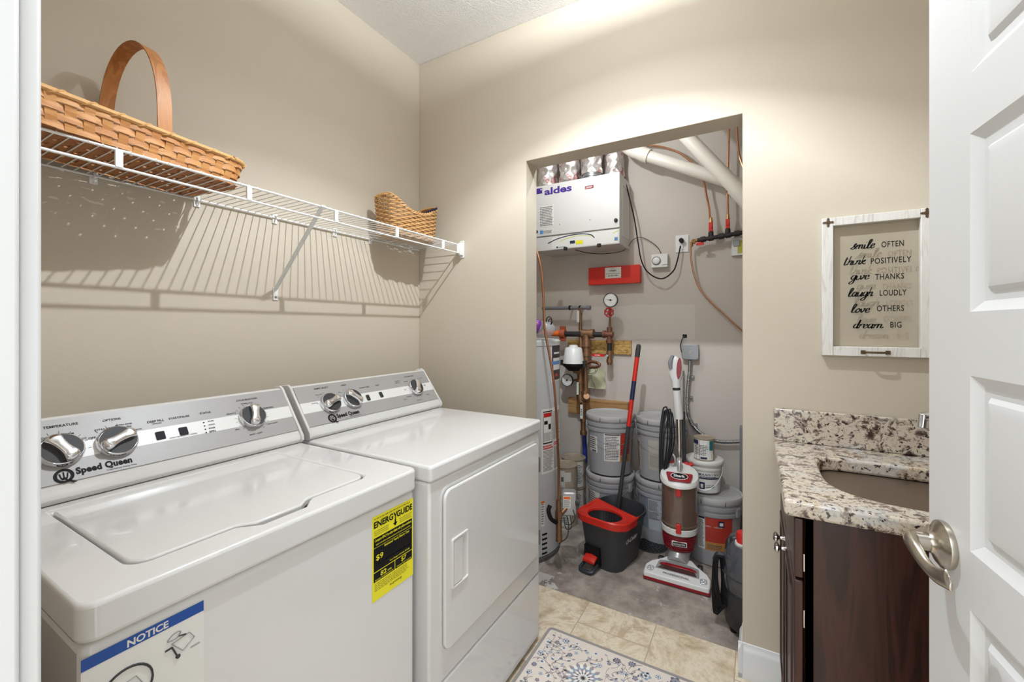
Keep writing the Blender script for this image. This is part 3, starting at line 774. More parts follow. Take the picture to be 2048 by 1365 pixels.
for i in range(4):
    y, h = hitc(406.5+i*1.7, 847+i*6.6)
    obj('status_light', MB().at(Fr(CP(y, h, .003), Y, CE)).lathe([(.002, 0), (.0016, .001)], n=10), M_black, wa)
logo(wa, 127, 954, 152, 950)
# energy label on the front
fx = WX0+.0004
def ftxt(mb, s_, y, z, w_, bold=0, mi=0, align='LEFT', h=None, x=None): mb.text(s_, Fr(((x or fx)+.0008, y, z), Y, Z), w=w_, bold=bold, align=align, mi=mi, h=h)
a = U(744, 1037, x=WX0); b_ = U(833, 995.6, x=WX0); ey0, ey1, ez1 = a.y, min(b_.y, y1-.012), a.z; ez0 = U(748, 1205, x=WX0).z; ew = ey1-ey0; eh = ez1-ez0
mb = MB().box(fx, fx+.0006, ey0, ey1, ez0, ez1)
def fb(u0, u1, v0, v1, mi): 
    mb.quad((fx+.0009, ey0+ew*u0, ez0+eh*v0), (fx+.0009, ey0+ew*u1, ez0+eh*v0), (fx+.0009, ey0+ew*u1, ez0+eh*v1), (fx+.0009, ey0+ew*u0, ez0+eh*v1), mi)
def et(s_, u, v, w_, bold=0, mi=1, align='LEFT', h=None): mb.text(s_, Fr((fx+.0013, ey0+ew*u, ez0+eh*v), Y, Z), w=w_*ew, bold=bold, align=align, mi=mi, h=h*eh if h else None, th=.0003)
et('ENERG', .03, .865, .45, .03, h=.075); et('Y', .485, .84, .10, .03, h=.10); et('GUIDE', .57, .865, .40, .03, h=.075)
mb.prism([(0, 0)]*3, 0, 0) if False else None
Ma = Fr((fx+.0012, ey0+ew*.535, ez0+eh*.80), Y, Z); mb.M = Ma; mb.add([(-.0025, 0, 0), (.0025, 0, 0), (.0025, .010, 0), (-.0025, .010, 0), (-.008, .002, 0), (0, -.007, 0), (.008, .002, 0)], [(0, 1, 2, 3), (4, 5, 6)], 1); mb.M = Matrix.Identity(4)
fb(.03, .97, .63, .745, 1); fb(.03, .97, .345, .625, 1); fb(.03, .52, .225, .335, 1); fb(.535, .97, .225, .335, 1)
et('Compare ONLY to other labels with yellow numbers.', .05, .70, .90, .02, 0, h=.032); et('Labels with yellow numbers are based on the same test procedures', .08, .655, .84, .01, 0, h=.02)
et('Estimated Yearly Energy Cost', .27, .59, .62, .02, 0, h=.028)
et('$9', .08, .475, .16, .015, 0, h=.065); et('Cost Range of Similar Models', .4, .37, .5, .01, 0, h=.02)
fb(.15, .92, .425, .431, 0)
for u in (.15, .34, .53, .72, .92): fb(u-.004, u+.004, .405, .45, 0)
fb(.13, .17, .445, .465, 0)
et('82', .18, .265, .14, .015, 0, h=.055); et('kWh', .35, .265, .09, .02, 0); et('Estimated Yearly Electricity Use', .06, .238, .42, .01, 0, h=.016)
et('$7', .68, .275, .13, .015, 0, h=.055); et('Estimated Yearly Energy Cost', .57, .240, .38, .01, 0, h=.016)
mb.fine(Fr((fx+.0008, ey0+ew*.05, ez0+eh*.11), Y, Z), ew*.85, eh*.10, 5, rnd, 2, fill=.35); mb.fine(Fr((fx+.0008, ey0+ew*.04, ez0+eh*.765), Y, Z), ew*.36, eh*.07, 3, rnd, 2, fill=.35); mb.fine(Fr((fx+.0008, ey0+ew*.64, ez0+eh*.765), Y, Z), ew*.33, eh*.07, 3, rnd, 2, fill=.35)
mb.fine(Fr((fx+.0008, ey0+ew*.04, ez0+eh*.955), Y, Z), ew*.92, eh*.03, 1, rnd, 2, fill=.35); et('ftc.gov/energy', .4, .07, .3, .01, 1)
obj('energy_sticker', mb, [M_yel, M_black, mat('olive_print', (120, 112, 40), .6)], wa, 'yellow energy guide sticker with black panels')
# notice sticker
p0 = U(161, 1317.6, x=WX0); p1 = U(406.6, 1204.8, x=WX0); p2 = U(406.6, 1224.9, x=WX0)
ny0, ny1, nz1 = p0.y, p1.y, (p0.z+p1.z)/2; bh = p1.z-p2.z; nw = ny1-ny0; nz0 = nz1-.20
mb = MB().box(fx, fx+.0006, ny0, ny1, nz0, nz1).box(fx+.0006, fx+.0009, ny0, ny1, nz1-bh, nz1, 1)
mb.text('NOTICE', Fr((fx+.0012, ny0+nw*.5, nz1-bh*.82), Y, Z), w=nw*.34, h=bh*.62, bold=.03, align='CENTER', mi=0, th=.0003)
def line(pts, r_=.0012, mi=2, sm=0, closed=False):
    pts = [V((fx+.0012, ny0+nw*u, nz1-nw*v)) for u, v in pts]
    pts = catmull(pts, sm, closed) if sm else pts
    if closed: pts.append(pts[0])
    mb.strip(pts, r_, .0005, mi, up=(1, 0, 0)) if False else mb.tube(pts, r_/2, 4, mi=mi)
cu, cv, cr = .33, .50, .205
line([(cu+cr*math.cos(a), cv+cr*math.sin(a)) for a in [2*math.pi*i/28 for i in range(28)]], .0036, closed=True)
line([(cu-cr*.7, cv-cr*.7), (cu+cr*.7, cv+cr*.7)], .004)
line([(.25, .56), (.28, .44), (.40, .42), (.45, .52), (.44, .64), (.28, .66)], .0014, 3, closed=True)
line([(.64, .34), (.70, .335)], .003); line([(.70, .335), (.745, .45)], .003)
line([(.755+.014*math.cos(a), .465+.014*math.sin(a)) for a in [2*math.pi*i/12 for i in range(12)]], .003, closed=True)
line([(.70, .30), (.86, .27), (.91, .35), (.80, .43)], .0016, 3, closed=True)
line([(.66, .25), (.72, .20), (.78, .21), (.74, .26)], .0018, 3, sm=4, closed=True); line([(.76, .25), (.83, .27)], .0022, sm=4)
mb.fine(Fr((fx+.0008, ny0+nw*.87, nz1-nw*.46), Y, Z), nw*.10, .004, 1, rnd, 3)
obj('notice_sticker', mb, [M_paper, M_blue, mat('dark_print', (50, 50, 54), .6), mat('grey_print', (150, 150, 150), .6)], wa, 'white notice sticker with blue header bar and line drawings')
# ---- dryer
dr = thing('clothes_dryer', 'white front-load dryer with grey dial console and closed square door, beside far wall', 'dryer', (-1.12, 1.234, 0))
y0, y1 = .890, 1.580
obj('cabinet', MB().box(-1.455, DXF, y0+.003, y1-.003, .282, .866), M_app, dr, bevel=.008, seg=3)
obj('toe_panel', MB().box(-1.455, DXF-.001, y0+.003, y1-.003, .02, .278), M_app, dr, bevel=.006, seg=3)
obj('top_deck', MB().prism(rrect(.695, y1-y0, .012, 4, -1.46+.3475+.0005, (y0+y1)/2), .868, .914), M_app, dr, bevel=.008, seg=3)
for yy in (y0+.05, y1-.05):
    for xx in (-1.4, -.83): obj('foot', MB().lathe([(.02, 0), (.02, .02)], (xx, yy, 0), 12), M_blackp, dr)
a = U(883, 982, x=DXF); b_ = U(1073, 882, x=DXF); c_ = U(883, 1308, x=DXF)
print('dryer door', a, b_, c_)
dy0, dy1, dz0, dz1 = a.y, b_.y, c_.z, (a.z+b_.z)/2
MF = Fr((DXF, 0, 0), Y, Z)
mb = MB().at(MF).ring(rrect(dy1-dy0+.012, dz1-dz0+.012, .034, 6, (dy0+dy1)/2, (dz0+dz1)/2), rrect(dy1-dy0, dz1-dz0, .03, 6, (dy0+dy1)/2, (dz0+dz1)/2), .0, .0015)
obj('door_frame', mb, M_app, dr)
dd_ = obj('dryer_door', MB().at(MF).prism(rrect(dy1-dy0-.004, dz1-dz0-.004, .029, 6, (dy0+dy1)/2, (dz0+dz1)/2), .001, .012), M_app, dr, bevel=.004, seg=3)
h0 = U(903, 1080, x=DXF+.012); h1 = U(936, 1066, x=DXF+.012); h2 = U(905, 1179, x=DXF+.012)
hy, hz, hw_, hh = (h0.y+h1.y)/2, (h0.z+h2.z)/2, h1.y-h0.y, h0.z-h2.z
MF2 = Fr((DXF+.012, hy, hz), Y, Z)
hd = obj('door_pull', MB().at(MF2).ring(rrect(hw_, hh, .006, 4), rrect(hw_-.012, hh-.012, .004, 4), -.002, .005), M_app, dd_, bevel=.001)
obj('pull_lip', MB().at(MF2).prism(rrect(hw_*.5, hh-.018, .004, 4, -hw_*.12, 0), -.001, .0035), M_app, dd_, bevel=.001)
for py in (930, 1075):
    p = U(1078.5, py, x=DXF+.004); obj('hinge', MB().box(DXF, DXF+.007, p.y-.002, p.y+.004, p.z-.03, p.z+.03), M_zinc, dr)
c = console(dr, y0, y1)
knob(dr, 659, 809, rot=R(20)); knob(dr, 703, 800, rot=R(-50)); knob(dr, 829, 777, rot=R(60))
logo(dr, 664, 838, 674, 837, 1.02)
mb = MB()
ctext(mb, 'FABRIC SELECT', 642, 779, .058, .012); ctext(mb, 'SIGNAL', 687, 772.5, .024, .012); ctext(mb, 'EXTENDED TUMBLE', 728, 777, .05, .012); ctext(mb, 'START', 754, 773, .02, .012); ctext(mb, 'CYCLE SELECTION', 817, 755, .06, .012)
ctext(mb, 'DELICATE', 637, 792, .026); ctext(mb, 'PERM PRESS', 657, 790, .032); ctext(mb, 'NORMAL', 629, 809, .024); ctext(mb, 'OFF', 678, 787, .01); ctext(mb, 'ON', 706, 783, .01)
ctext(mb, 'AUTOMATIC', 794, 764.5, .03); ctext(mb, 'REGULAR', 795, 767.5, .025); ctext(mb, 'MORE DRY', 811, 765, .026); ctext(mb, 'TIME DRY', 841, 758, .022); ctext(mb, 'LESS', 810, 782, .014); ctext(mb, 'PERM PRESS', 818, 795, .03); ctext(mb, 'COOL', 810, 801, .02); ctext(mb, 'DELICATES', 838, 802, .03); ctext(mb, '70 MIN', 855, 791, .018); ctext(mb, '60', 849, 773, .01)
marks(mb, 659, 809, .045, 5, 30, 170); marks(mb, 703, 800, .045, 8, 30, 150); marks(mb, 829, 777, .044, 23, -90, 250)
obj('printed_legends', mb, M_black, dr)
for px, py in ((735, 797), (761, 791)):
    y, h = hitc(px, py); obj('rocker_switch', MB().at(Fr(CP(y, h, .003), Y, CE)).prism(rrect(.015, .024, .002, 3), 0, .004), M_blackp, dr, bevel=.001)
# ------------------------------------------------------------------ sink cabinet, worktop, sink, tap
CX, CY, CZ0, CZ1 = .060, 1.172, .856, .895
vc = thing('sink_cabinet', 'dark cherry sink base cabinet with plain side panel under the granite top', 'cabinet', (.38, 1.49, 0))
mb = MB().box(.100, .118, CY+.012, YF-.003, .10, CZ0-.002).box(.100, XR-.002, CY+.012, CY+.030, .0, CZ0-.002).box(.100, XR-.002, YF-.02, YF-.003, .0, CZ0-.002).box(.16, XR-.002, CY+.03, YF-.02, .10, .118)
obj('carcass', mb, M_cher, vc, bevel=.001)
ym = (CY+.012+YF)/2
fr = obj('false_drawer_front', MB().box(.080, .0985, CY+.014, YF-.008, .712, CZ0-.006), M_cher, vc, bevel=.003)
for a, b_ in ((CY+.014, ym-.002), (ym+.002, YF-.008)):
    d_ = obj('cabinet_door', MB().box(.080, .0985, a, b_, .105, .706), M_cher, vc, bevel=.003)
    mb = MB().at(Fr((.080, (a+b_)/2, .4055), -Y, Z)); mb.ring(rrect(b_-a-.09, .601-.09, .002, 2), rrect(b_-a-.13, .601-.13, .002, 2), .0, .004); obj('panel_moulding', mb, M_cher, d_)
    ky = ym-.035 if a < ym-.1 else ym+.035
    mb = MB().at(Fr((.080, ky, .655), Y, Z) @ Matrix.Rotation(math.pi, 4, 'Y')).lathe([(.007, 0), (.005, .004), (.004, .012), (.0075, .018), (.0155, .022), (.0155, .026), (.010, .030), (.002, .031)], n=20)
    obj('knob', mb, M_chrome, d_, 'round chrome knob')
for z in (.75, .62, .25): obj('hinge', MB().box(.0985, .1015, CY+.0125, CY+.0135, z-.02, z+.02), M_chrome, vc)
sink_in = [(.355+.195*math.copysign(abs(math.cos(a))**(.36 if math.sin(a) > 0 else .72), math.cos(a)), 1.432+.182*math.copysign(abs(math.sin(a))**(.36 if math.sin(a) > 0 else .72), math.sin(a))) for a in [2*math.pi*i/56 for i in range(56)]]
def project_rect(p):
    x0, x1, yy0, yy1 = CX, XR-.001, CY, YF-.001; cx, cy = .355, 1.432; dx, dy = p[0]-cx, p[1]-cy
    t = min([(x1-cx)/dx if dx > 1e-9 else 9, (x0-cx)/dx if dx < -1e-9 else 9, (yy1-cy)/dy if dy > 1e-9 else 9, (yy0-cy)/dy if dy < -1e-9 else 9])
    return (cx+dx*t, cy+dy*t)
out_ = [project_rect(p) for p in sink_in]
for cor in ((CX, CY), (XR-.001, CY), (CX, YF-.001), (XR-.001, YF-.001)):
    k = min(range(56), key=lambda i: (out_[i][0]-cor[0])**2+(out_[i][1]-cor[1])**2); out_[k] = cor
wt = tag(obj('granite_worktop', MB().ring(out_, sink_in, CZ0, CZ1), M_gran, bevel=.008, seg=3), 'speckled cream and brown granite worktop with sink cut-out, on the cherry cabinet', 'worktop')
tag(obj('granite_splashback', MB().box(CX, XR-.001, YF-.026, YF-.001, CZ1+.0005, 1.007), M_gran, bevel=.003), 'upright speckled granite splashback strip against the far wall', 'splashback')
sk = thing('undermount_sink', 'brown-grey brushed steel sink bowl set below the granite cut-out', 'sink', (.355, 1.432, .66))
cen = V((.355, 1.432, 0))
def scl(P_, k, z): return [(cen.x+(p[0]-cen.x)*k, cen.y+(p[1]-cen.y)*k, z) for p in P_]
obj('bowl', MB().loft([scl(sink_in, 1.03, CZ0-.001), scl(sink_in, 1.02, CZ0-.004), scl(sink_in, 1.0, CZ0-.15), scl(sink_in, .95, CZ0-.175), scl(sink_in, .85, CZ0-.185), scl(sink_in, .12, CZ0-.19)]), M_steel, sk)
obj('drain_strainer', MB().lathe([(.04, .0), (.042, .003), (.03, .003), (.028, .001)], (.355, 1.432, CZ0-.189), 24), M_chrome, sk)
fc = thing('sink_faucet', 'chrome sink faucet with squared spout tip, peeking from behind the open door', 'faucet', (.615, 1.45, CZ1))
obj('faucet_body', MB().lathe([(.028, .0005), (.028, .012), (.021, .02), (.019, .15), (.014, .165)], (.615, 1.45, CZ1), 24), M_chrome, fc)
obj('spout', MB().tube([(.615, 1.45, 1.02), (.58, 1.45, 1.062), (.50, 1.45, 1.076), (.40, 1.45, 1.072), (.372, 1.45, 1.066)], [.014, .0135, .0125, .012, .014], 16, sm=5), M_chrome, fc)
obj('spout_tip', MB().tube([(.374, 1.45, 1.076), (.371, 1.45, 1.040)], .0125, 16), M_chrome, fc, bevel=.002)
obj('faucet_lever', MB().tube([(.615, 1.45, 1.055), (.64, 1.45, 1.09), (.655, 1.45, 1.14)], [.008, .006, .008], 10, sm=4), M_chrome, fc)
# ------------------------------------------------------------------ framed window-pane sign
FY = YF-.024
fl = U(1644, 437, y=FY); fb_ = U(1646, 711, y=FY); fi = U(1666.5, 600, y=FY); fr_ = U(1842, 600, y=FY)
fx0, fz1, fz0 = fl.x, fl.z, fb_.z; sw = fi.x-fx0; fx1 = fr_.x+sw
fz1 = (fl.z+U(1858, 416.5, y=FY).z)/2
print('sign', fx0, fx1, fz0, fz1, sw)
sg_ = thing('framed_sign', 'whitewashed window-frame sign with black motto lettering on glass', 'sign', ((fx0+fx1)/2, YF, fz0))
mb = MB().box(fx0, fx0+sw, FY, YF-.001, fz0, fz1).box(fx1-sw, fx1, FY, YF-.001, fz0, fz1).box(fx0+sw, fx1-sw, FY, YF-.001, fz0, fz0+sw).box(fx0+sw, fx1-sw, FY, YF-.001, fz1-sw*.9, fz1)
obj('wooden_frame', mb, M_weath, sg_, bevel=.0015)
gp = obj('glass_pane', MB().box(fx0+sw-.002, fx1-sw+.002, FY+.007, FY+.009, fz0+sw-.002, fz1-sw*.9+.002), M_glass, sg_)
mb = MB(); TY = FY+.0062
for wd, a, b_, by in (('OFTEN', 1762.7, 1807.8, 495.2), ('POSITIVELY', 1741.6, 1822.8, 528.4), ('THANKS', 1750, 1808, 560), ('LOUDLY', 1759.5, 1813, 592), ('OTHERS', 1753.5, 1808, 623), ('BIG', 1780.6, 1803, 655.5)):
    p = U(a, by, y=TY); q = U(b_, by, y=TY)
    obj('motto_word', MB().text(wd, Fr((p.x, TY, p.z), X, Z), w=q.x-p.x, h=.0192, bold=.012, spacing=1.1), M_black, gp, flat=True)
G = {'s': (.55, [[(-.1, .05), (.22, .6), (.44, 1.3), (.26, .95), (.44, .42), (.28, .0), (-.02, .16)]]),
 'm': (.98, [[(0, 1), (.05, 0)], [(.05, .5), (.22, .95), (.36, .85), (.36, 0)], [(.37, .5), (.55, .95), (.70, .82), (.70, .2), (.85, .05), (.98, .3)]]),
 'i': (.36, [[(0, .95), (.02, .2), (.16, 0), (.36, .3)], [(.08, 1.35), (.12, 1.45)]]),
 'l': (.40, [[(0, .3), (.26, 1.5), (.22, 2.0), (.06, 1.7), (.04, .3), (.18, 0), (.40, .3)]]),
 'e': (.48, [[(0, .4), (.32, .62), (.28, .98), (.10, .9), (.02, .4), (.18, 0), (.48, .3)]]),
 't': (.42, [[(.14, 1.8), (.06, .25), (.22, 0), (.42, .3)], [(-.12, 1.2), (.42, 1.25)]]),
 'h': (.56, [[(.12, 2.0), (.02, 0)], [(.04, .5), (.24, .98), (.38, .8), (.34, .2), (.44, 0), (.56, .25)]]),
 'n': (.56, [[(.02, 1), (.02, 0)], [(.04, .5), (.24, .98), (.38, .8), (.34, .2), (.44, 0), (.56, .25)]]),
 'k': (.52, [[(.12, 2.0), (.02, 0)], [(.06, .5), (.36, .98), (.30, .62), (.08, .5), (.36, .02), (.52, .2)]]),
 'g': (.55, [[(.40, .9), (.16, 1), (0, .5), (.15, .08), (.38, .5), (.44, 1), (.38, -.5), (.16, -.95), (-.02, -.65), (.55, .3)]]),
 'v': (.50, [[(0, .95), (.14, .05), (.36, .7), (.30, 1), (.50, .9)]]),
 'a': (.58, [[(.40, .9), (.16, 1), (0, .45), (.15, .02), (.38, .5), (.44, 1)], [(.44, 1), (.38, .2), (.46, 0), (.58, .25)]]),
 'u': (.58, [[(.02, 1), (.02, .25), (.16, 0), (.38, .5), (.44, 1)], [(.44, 1), (.38, .2), (.46, 0), (.58, .25)]]),
 'o': (.50, [[(.24, 1), (.02, .5), (.18, 0), (.42, .5), (.24, 1), (.34, .8), (.50, .85)]]),
 'd': (.58, [[(.40, .9), (.16, 1), (0, .45), (.15, .02), (.38, .5), (.48, 2)], [(.48, 2), (.38, .2), (.46, 0), (.58, .25)]]),
 'r': (.42, [[(.02, 1), (.02, 0)], [(.04, .5), (.2, .95), (.32, 1.0), (.42, .8)]])}
def script(mb, word, p, w_, xh):
    adv = sum(G[c_][0] for c_ in word); k = w_/(adv+.25); x = 0
    for c_ in word:
        a_, strokes = G[c_]
        for st in strokes:
            pts = catmull([V((x+u+v*.30*xh/k, v*xh/k, 0)) for u, v in st], 7)
            L_ = [p+X*(q.x*k)+Z*(q.y*k) for q in pts]; N_ = len(L_); top, bot = [], []
            for i in range(N_):
                t = (L_[min(i+1, N_-1)]-L_[max(i-1, 0)]).normalized(); n_ = V((-t.z, 0, t.x)); hw2 = xh*(.055+.10*abs(t.z)**1.5)*(1 if 0 < i < N_-1 else .6)
                top.append(L_[i]+n_*hw2); bot.append(L_[i]-n_*hw2)
            b0 = len(mb.v); mb.v += top+bot
            for i in range(N_-1): mb.f.append((b0+i, b0+N_+i, b0+N_+i+1, b0+i+1)); mb.m.append(0)
        x += a_
for wd, a, b_, by in (('smile', 1701.5, 1753, 499.5), ('think', 1687, 1735, 531), ('give', 1701, 1743, 560.5), ('laugh', 1696, 1750, 594), ('love', 1702, 1744, 626), ('dream', 1706, 1771, 657)):
    p = U(a, by, y=TY); q = U(b_, by, y=TY); mb = MB(); script(mb, wd, V((p.x, TY, p.z)), q.x-p.x, .0142); obj('motto_word', mb, M_black, gp, 'black brush-script word', flat=True)
for x in (fx0+sw*.55, fx1-sw*.55):
    z = fz1-sw*.5; mb = MB().at(Fr((x, FY, z), X, Z))
    pts = [((.016 if i % 6 == 0 else .0135 if i % 6 in (1, 5) else .0068)*math.cos(math.pi/12*i), (.016 if i % 6 == 0 else .0135 if i % 6 in (1, 5) else .0068)*math.sin(math.pi/12*i)) for i in range(24)]
    mb.prism(pts, 0, .0012).lathe([(.003, .001), (.002, .003)], n=10)
    obj('corner_ornament', mb, M_hub, sg_, 'bronze four-point corner ornament')
hx = (fx0+fx1)/2; z = fz0+sw*.45
mb = MB().tube([(hx-.028, FY-.003, z), (hx-.018, FY-.013, z), (hx+.018, FY-.013, z), (hx+.028, FY-.003, z)], .0034, 10, sm=5).box(hx-.037, hx-.025, FY-.002, FY, z-.006, z+.006).box(hx+.025, hx+.037, FY-.002, FY, z-.006, z+.006)
obj('sash_pull', mb, M_hub, sg_, 'bronze pull handle')
# ------------------------------------------------------------------ rug
rx0, rx1, ry0, ry1 = -.764, .02, .62, 1.66
rg = MB()
rg.prism(rrect(rx1-rx0, ry1-ry0, .02, 4, (rx0+rx1)/2, (ry0+ry1)/2), .0005, .008)
rg.ring(rrect(rx1-rx0, ry1-ry0, .02, 4, (rx0+rx1)/2, (ry0+ry1)/2), rrect(rx1-rx0-.022, ry1-ry0-.022, .012, 4, (rx0+rx1)/2, (ry0+ry1)/2), .007, .0095, 1)
def leafp(cx, cy, a, L_, W_, mi, z=.0082):
    n = 7; pts = []
    for i in range(n): t = i/(n-1); pts.append((L_*t, W_*math.sin(math.pi*t)**.8))
    pts += [(x, -y) for x, y in pts[-2:0:-1]]
    rg.M = Matrix.Translation((cx, cy, z)) @ Matrix.Rotation(a, 4, 'Z'); rg.add([(x, y, 0) for x, y in pts], [tuple(range(len(pts)))], mi); rg.M = Matrix.Identity(4)
def flower(cx, cy, r, n, cols, z=.0082):
    for k, (rr, mi) in enumerate(cols):
        for i in range(n): leafp(cx, cy, 2*math.pi*(i+.5*(k % 2))/n, r*rr, r*rr*1.9/n, mi, z+.0002*k)
    rg.M = Matrix.Translation((cx, cy, z+.0008)); rg.add([(r*.13*math.cos(a), r*.13*math.sin(a), 0) for a in [2*math.pi*i/12 for i in range(12)]], [tuple(range(12))], 3); rg.M = Matrix.Identity(4)
rq = random.Random(5)
big = [(-.545, 1.475, .075, 14), (-.29, 1.46, .052, 12), (-.42, 1.25, .07, 14), (-.1, 1.3, .07, 14), (-.65, 1.2, .05, 12), (-.60, .95, .07, 14), (-.25, .95, .07, 14), (-.1, 1.52, .045, 10)]
placed = []
for x, y, r_, n in big:
    flower(x, y, r_, n, ((1.0, 5), (.93, 4), (.80, 2), (.62, 5), (.56, 4), (.42, 3), (.34, 4))); placed.append((x, y, r_))
tries = 0
while len(placed) < 300 and tries < 30000:
    tries += 1; x, y = rq.uniform(rx0+.03, rx1-.03), rq.uniform(ry0+.05, ry1-.03); r_ = rq.choice((.022, .016, .012, .009))
    if all((x-a)**2+(y-b_)**2 > (r_+c_+.006)**2 for a, b_, c_ in placed):
        flower(x, y, r_, rq.choice((5, 6, 8)), rq.choice((((1, 2), (.6, 4), (.35, 3)), ((1, 3), (.75, 5), (.4, 2)), ((1, 4), (.6, 2))))); placed.append((x, y, r_))
for k in range(800):
    x, y = rq.uniform(rx0+.03, rx1-.03), rq.uniform(ry0+.03, ry1-.03); a = rq.uniform(0, 6.28)
    if any((x-a_)**2+(y-b_)**2 < (c_*.9)**2 for a_, b_, c_ in placed): continue
    pts = []; q = V((x, y, 0))
    for j in range(8):
        pts.append((q.x, q.y, .0083)); q = q+V((math.cos(a), math.sin(a), 0))*.009; a += rq.uniform(.05, .45)*(1 if k % 2 else -1)
        if j in (3, 6) and rx0+.03 < q.x < rx1-.03 and q.y < ry1-.03: leafp(q.x, q.y, a+1, .014, .0035, rq.choice((3, 5, 2)))
    if all(rx0+.013 < p[0] < rx1-.013 and p[1] < ry1-.013 for p in pts): rg.strip(pts, .0018, .0003, 5, up=(0, 0, 1)) if False else rg.tube(pts, .0009, 4, mi=5)
tag(obj('floral_rug', rg, [mat('cream_rug_pile', (214, 202, 190), .95, var=.06, vs=60), mat('grey_rug_binding', (146, 140, 136), .9), mat('rug_dusty_blue', (140, 156, 174), .95), mat('rug_slate', (98, 102, 116), .95), mat('rug_ivory', (226, 220, 210), .95), mat('rug_mauve', (150, 136, 138), .95)]), 'cream rug with grey-blue floral pattern and grey bound edge on the tile floor', 'rug')
# ================================================================== UTILITY ROOM
def cylhit(px, py, c, r):
    d = ray(px, py); ox, oy = -c[0], -c[1]
    A = d.x**2+d.y**2; B = 2*(ox*d.x+oy*d.y); C = ox*ox+oy*oy-r*r; disc = max(0, B*B-4*A*C)
    t = (-B-math.sqrt(disc))/(2*A); p = O+d*t
    return math.atan2(p.y-c[1], p.x-c[0]), p.z
def cpatch(mb, c, r, px0, py0, px1, py1, mi=0, th=.0006, n=8):
    t0, z0 = cylhit(px0, py1, c, r); t1, z1 = cylhit(px1, py0, c, r); z1b = cylhit(px0, py0, c, r)[1]
    z1 = (z1+z1b)/2
    mb.patch((c[0], c[1], 0), r, r, t0, t1, z0, z1, n, mi, th); return t0, t1, z0, z1
def cfine(mb, c, r, t0, t1, z0, z1, rows, mi, rq, r1=None, th=.0009, cz=0, fill=.45):
    """rows of unreadable print round a cylinder; r at z0, r1 at z1"""
    r1 = r1 or r
    for k in range(rows):
        za = z0+(z1-z0)*(k+.5-fill/2)/rows; zb = z0+(z1-z0)*(k+.5+fill/2)/rows
        ra = r+(r1-r)*(za-z0)/(z1-z0); rb = r+(r1-r)*(zb-z0)/(z1-z0); t = t0
        end = t0+(t1-t0)*rq.uniform(.75, 1)
        while t < end:
            e = min(end, t+(t1-t0)*rq.uniform(.05, .14)); mb.patch((c[0], c[1], cz), ra, rb, t, e, za, zb, 1, mi, th); t = e+(t1-t0)*.025
# ---- water heater
HC, HR = (-1.24, 2.23), .255
wh = thing('water_heater', 'pale grey cylindrical gas water heater with warning labels, behind the dryer', 'water heater', (HC[0], HC[1], 0))
obj('tank', MB().lathe([(HR-.01, .02), (HR, .03), (HR, 1.19), (HR+.004, 1.192), (HR+.004, 1.215), (HR-.01, 1.225), (.06, 1.235), (.05, 1.24)], (HC[0], HC[1], 0), 64), M_galv, wh)
obj('base_ring', MB().lathe([(HR-.03, 0), (HR+.002, .0), (HR+.004, .022), (HR-.01, .024)], (HC[0], HC[1], 0), 48), mat('dark_grey_band', (92, 92, 92), .5), wh)
obj('draft_hood', MB().lathe([(.12, 1.24), (.12, 1.27), (.05, 1.34), (.05, 1.9), (.05, ZC)], (HC[0]-.05, HC[1]-.02, 0), 32), M_zinc, wh)
mb = MB(); c = (HC[0], HC[1])
t0, t1, z0, z1 = cpatch(mb, c, HR+.0003, 1083, 815, 1119, 950, 0)
mb.patch((c[0], c[1], 0), HR+.0008, HR+.0008, t0+.04, t0+(t1-t0)*.42, z0+(z1-z0)*.46, z1-.012, 6, 1)
mb.patch((c[0], c[1], 0), HR+.0012, HR+.0012, t0+.052, t0+(t1-t0)*.40, z0+(z1-z0)*.48, z1-.018, 6, 0)
mb.patch((c[0], c[1], 0), HR+.0016, HR+.0016, t0+.06, t0+(t1-t0)*.38, z1-.045, z1-.022, 6, 2)
mb.patch((c[0], c[1], 0), HR+.0016, HR+.0016, t0+.07, t0+(t1-t0)*.22, z1-.085, z1-.065, 4, 1); mb.patch((c[0], c[1], 0), HR+.0016, HR+.0016, t0+(t1-t0)*.25, t0+(t1-t0)*.35, z1-.115, z1-.085, 3, 1)
cfine(mb, c, HR, t0+.065, t0+(t1-t0)*.37, z0+(z1-z0)*.50, z1-.13, 12, 3, rnd, th=.002)
cfine(mb, c, HR, t0+(t1-t0)*.48, t1-.03, z0+(z1-z0)*.5, z1-.02, 24, 3, rnd, th=.0012)
cfine(mb, c, HR, t0+.05, t0+(t1-t0)*.46, z0+.012, z0+(z1-z0)*.36, 16, 3, rnd, th=.0012)
cfine(mb, c, HR, t0+(t1-t0)*.52, t1-.03, z0+.012, z0+(z1-z0)*.38, 16, 3, rnd, th=.0012)
cfine(mb, c, HR, t0+.04, t0+(t1-t0)*.46, z0+(z1-z0)*.37, z0+(z1-z0)*.44, 2, 2, rnd, th=.0012, fill=.7); cfine(mb, c, HR, t0+(t1-t0)*.52, t1-.03, z0+(z1-z0)*.40, z0+(z1-z0)*.46, 2, 2, rnd, th=.0012, fill=.7)
obj('warning_label', mb, [M_paper, M_black, M_red, M_ink], wh, 'large white warning label with red headings')
mb = MB(); t0, t1, z0, z1 = cpatch(mb, c, HR+.0003, 1102, 688, 1119.5, 764, 0)
W_ = t1-t0; H_ = z1-z0
def hp(u0, u1, v0, v1, mi, th=.0012): mb.patch((c[0], c[1], 0), HR+th, HR+th, t0+W_*u0, t0+W_*u1, z0+H_*v0, z0+H_*v1, 4, mi, .0002)
hp(.06, .94, .03, .97, 1); hp(.15, .85, .30, .62, 0, .0016); hp(.05, .8, .44, .54, 2, .002); hp(.2, .8, .73, .78, 0, .0016); hp(.3, .55, .12, .19, 3, .0016)
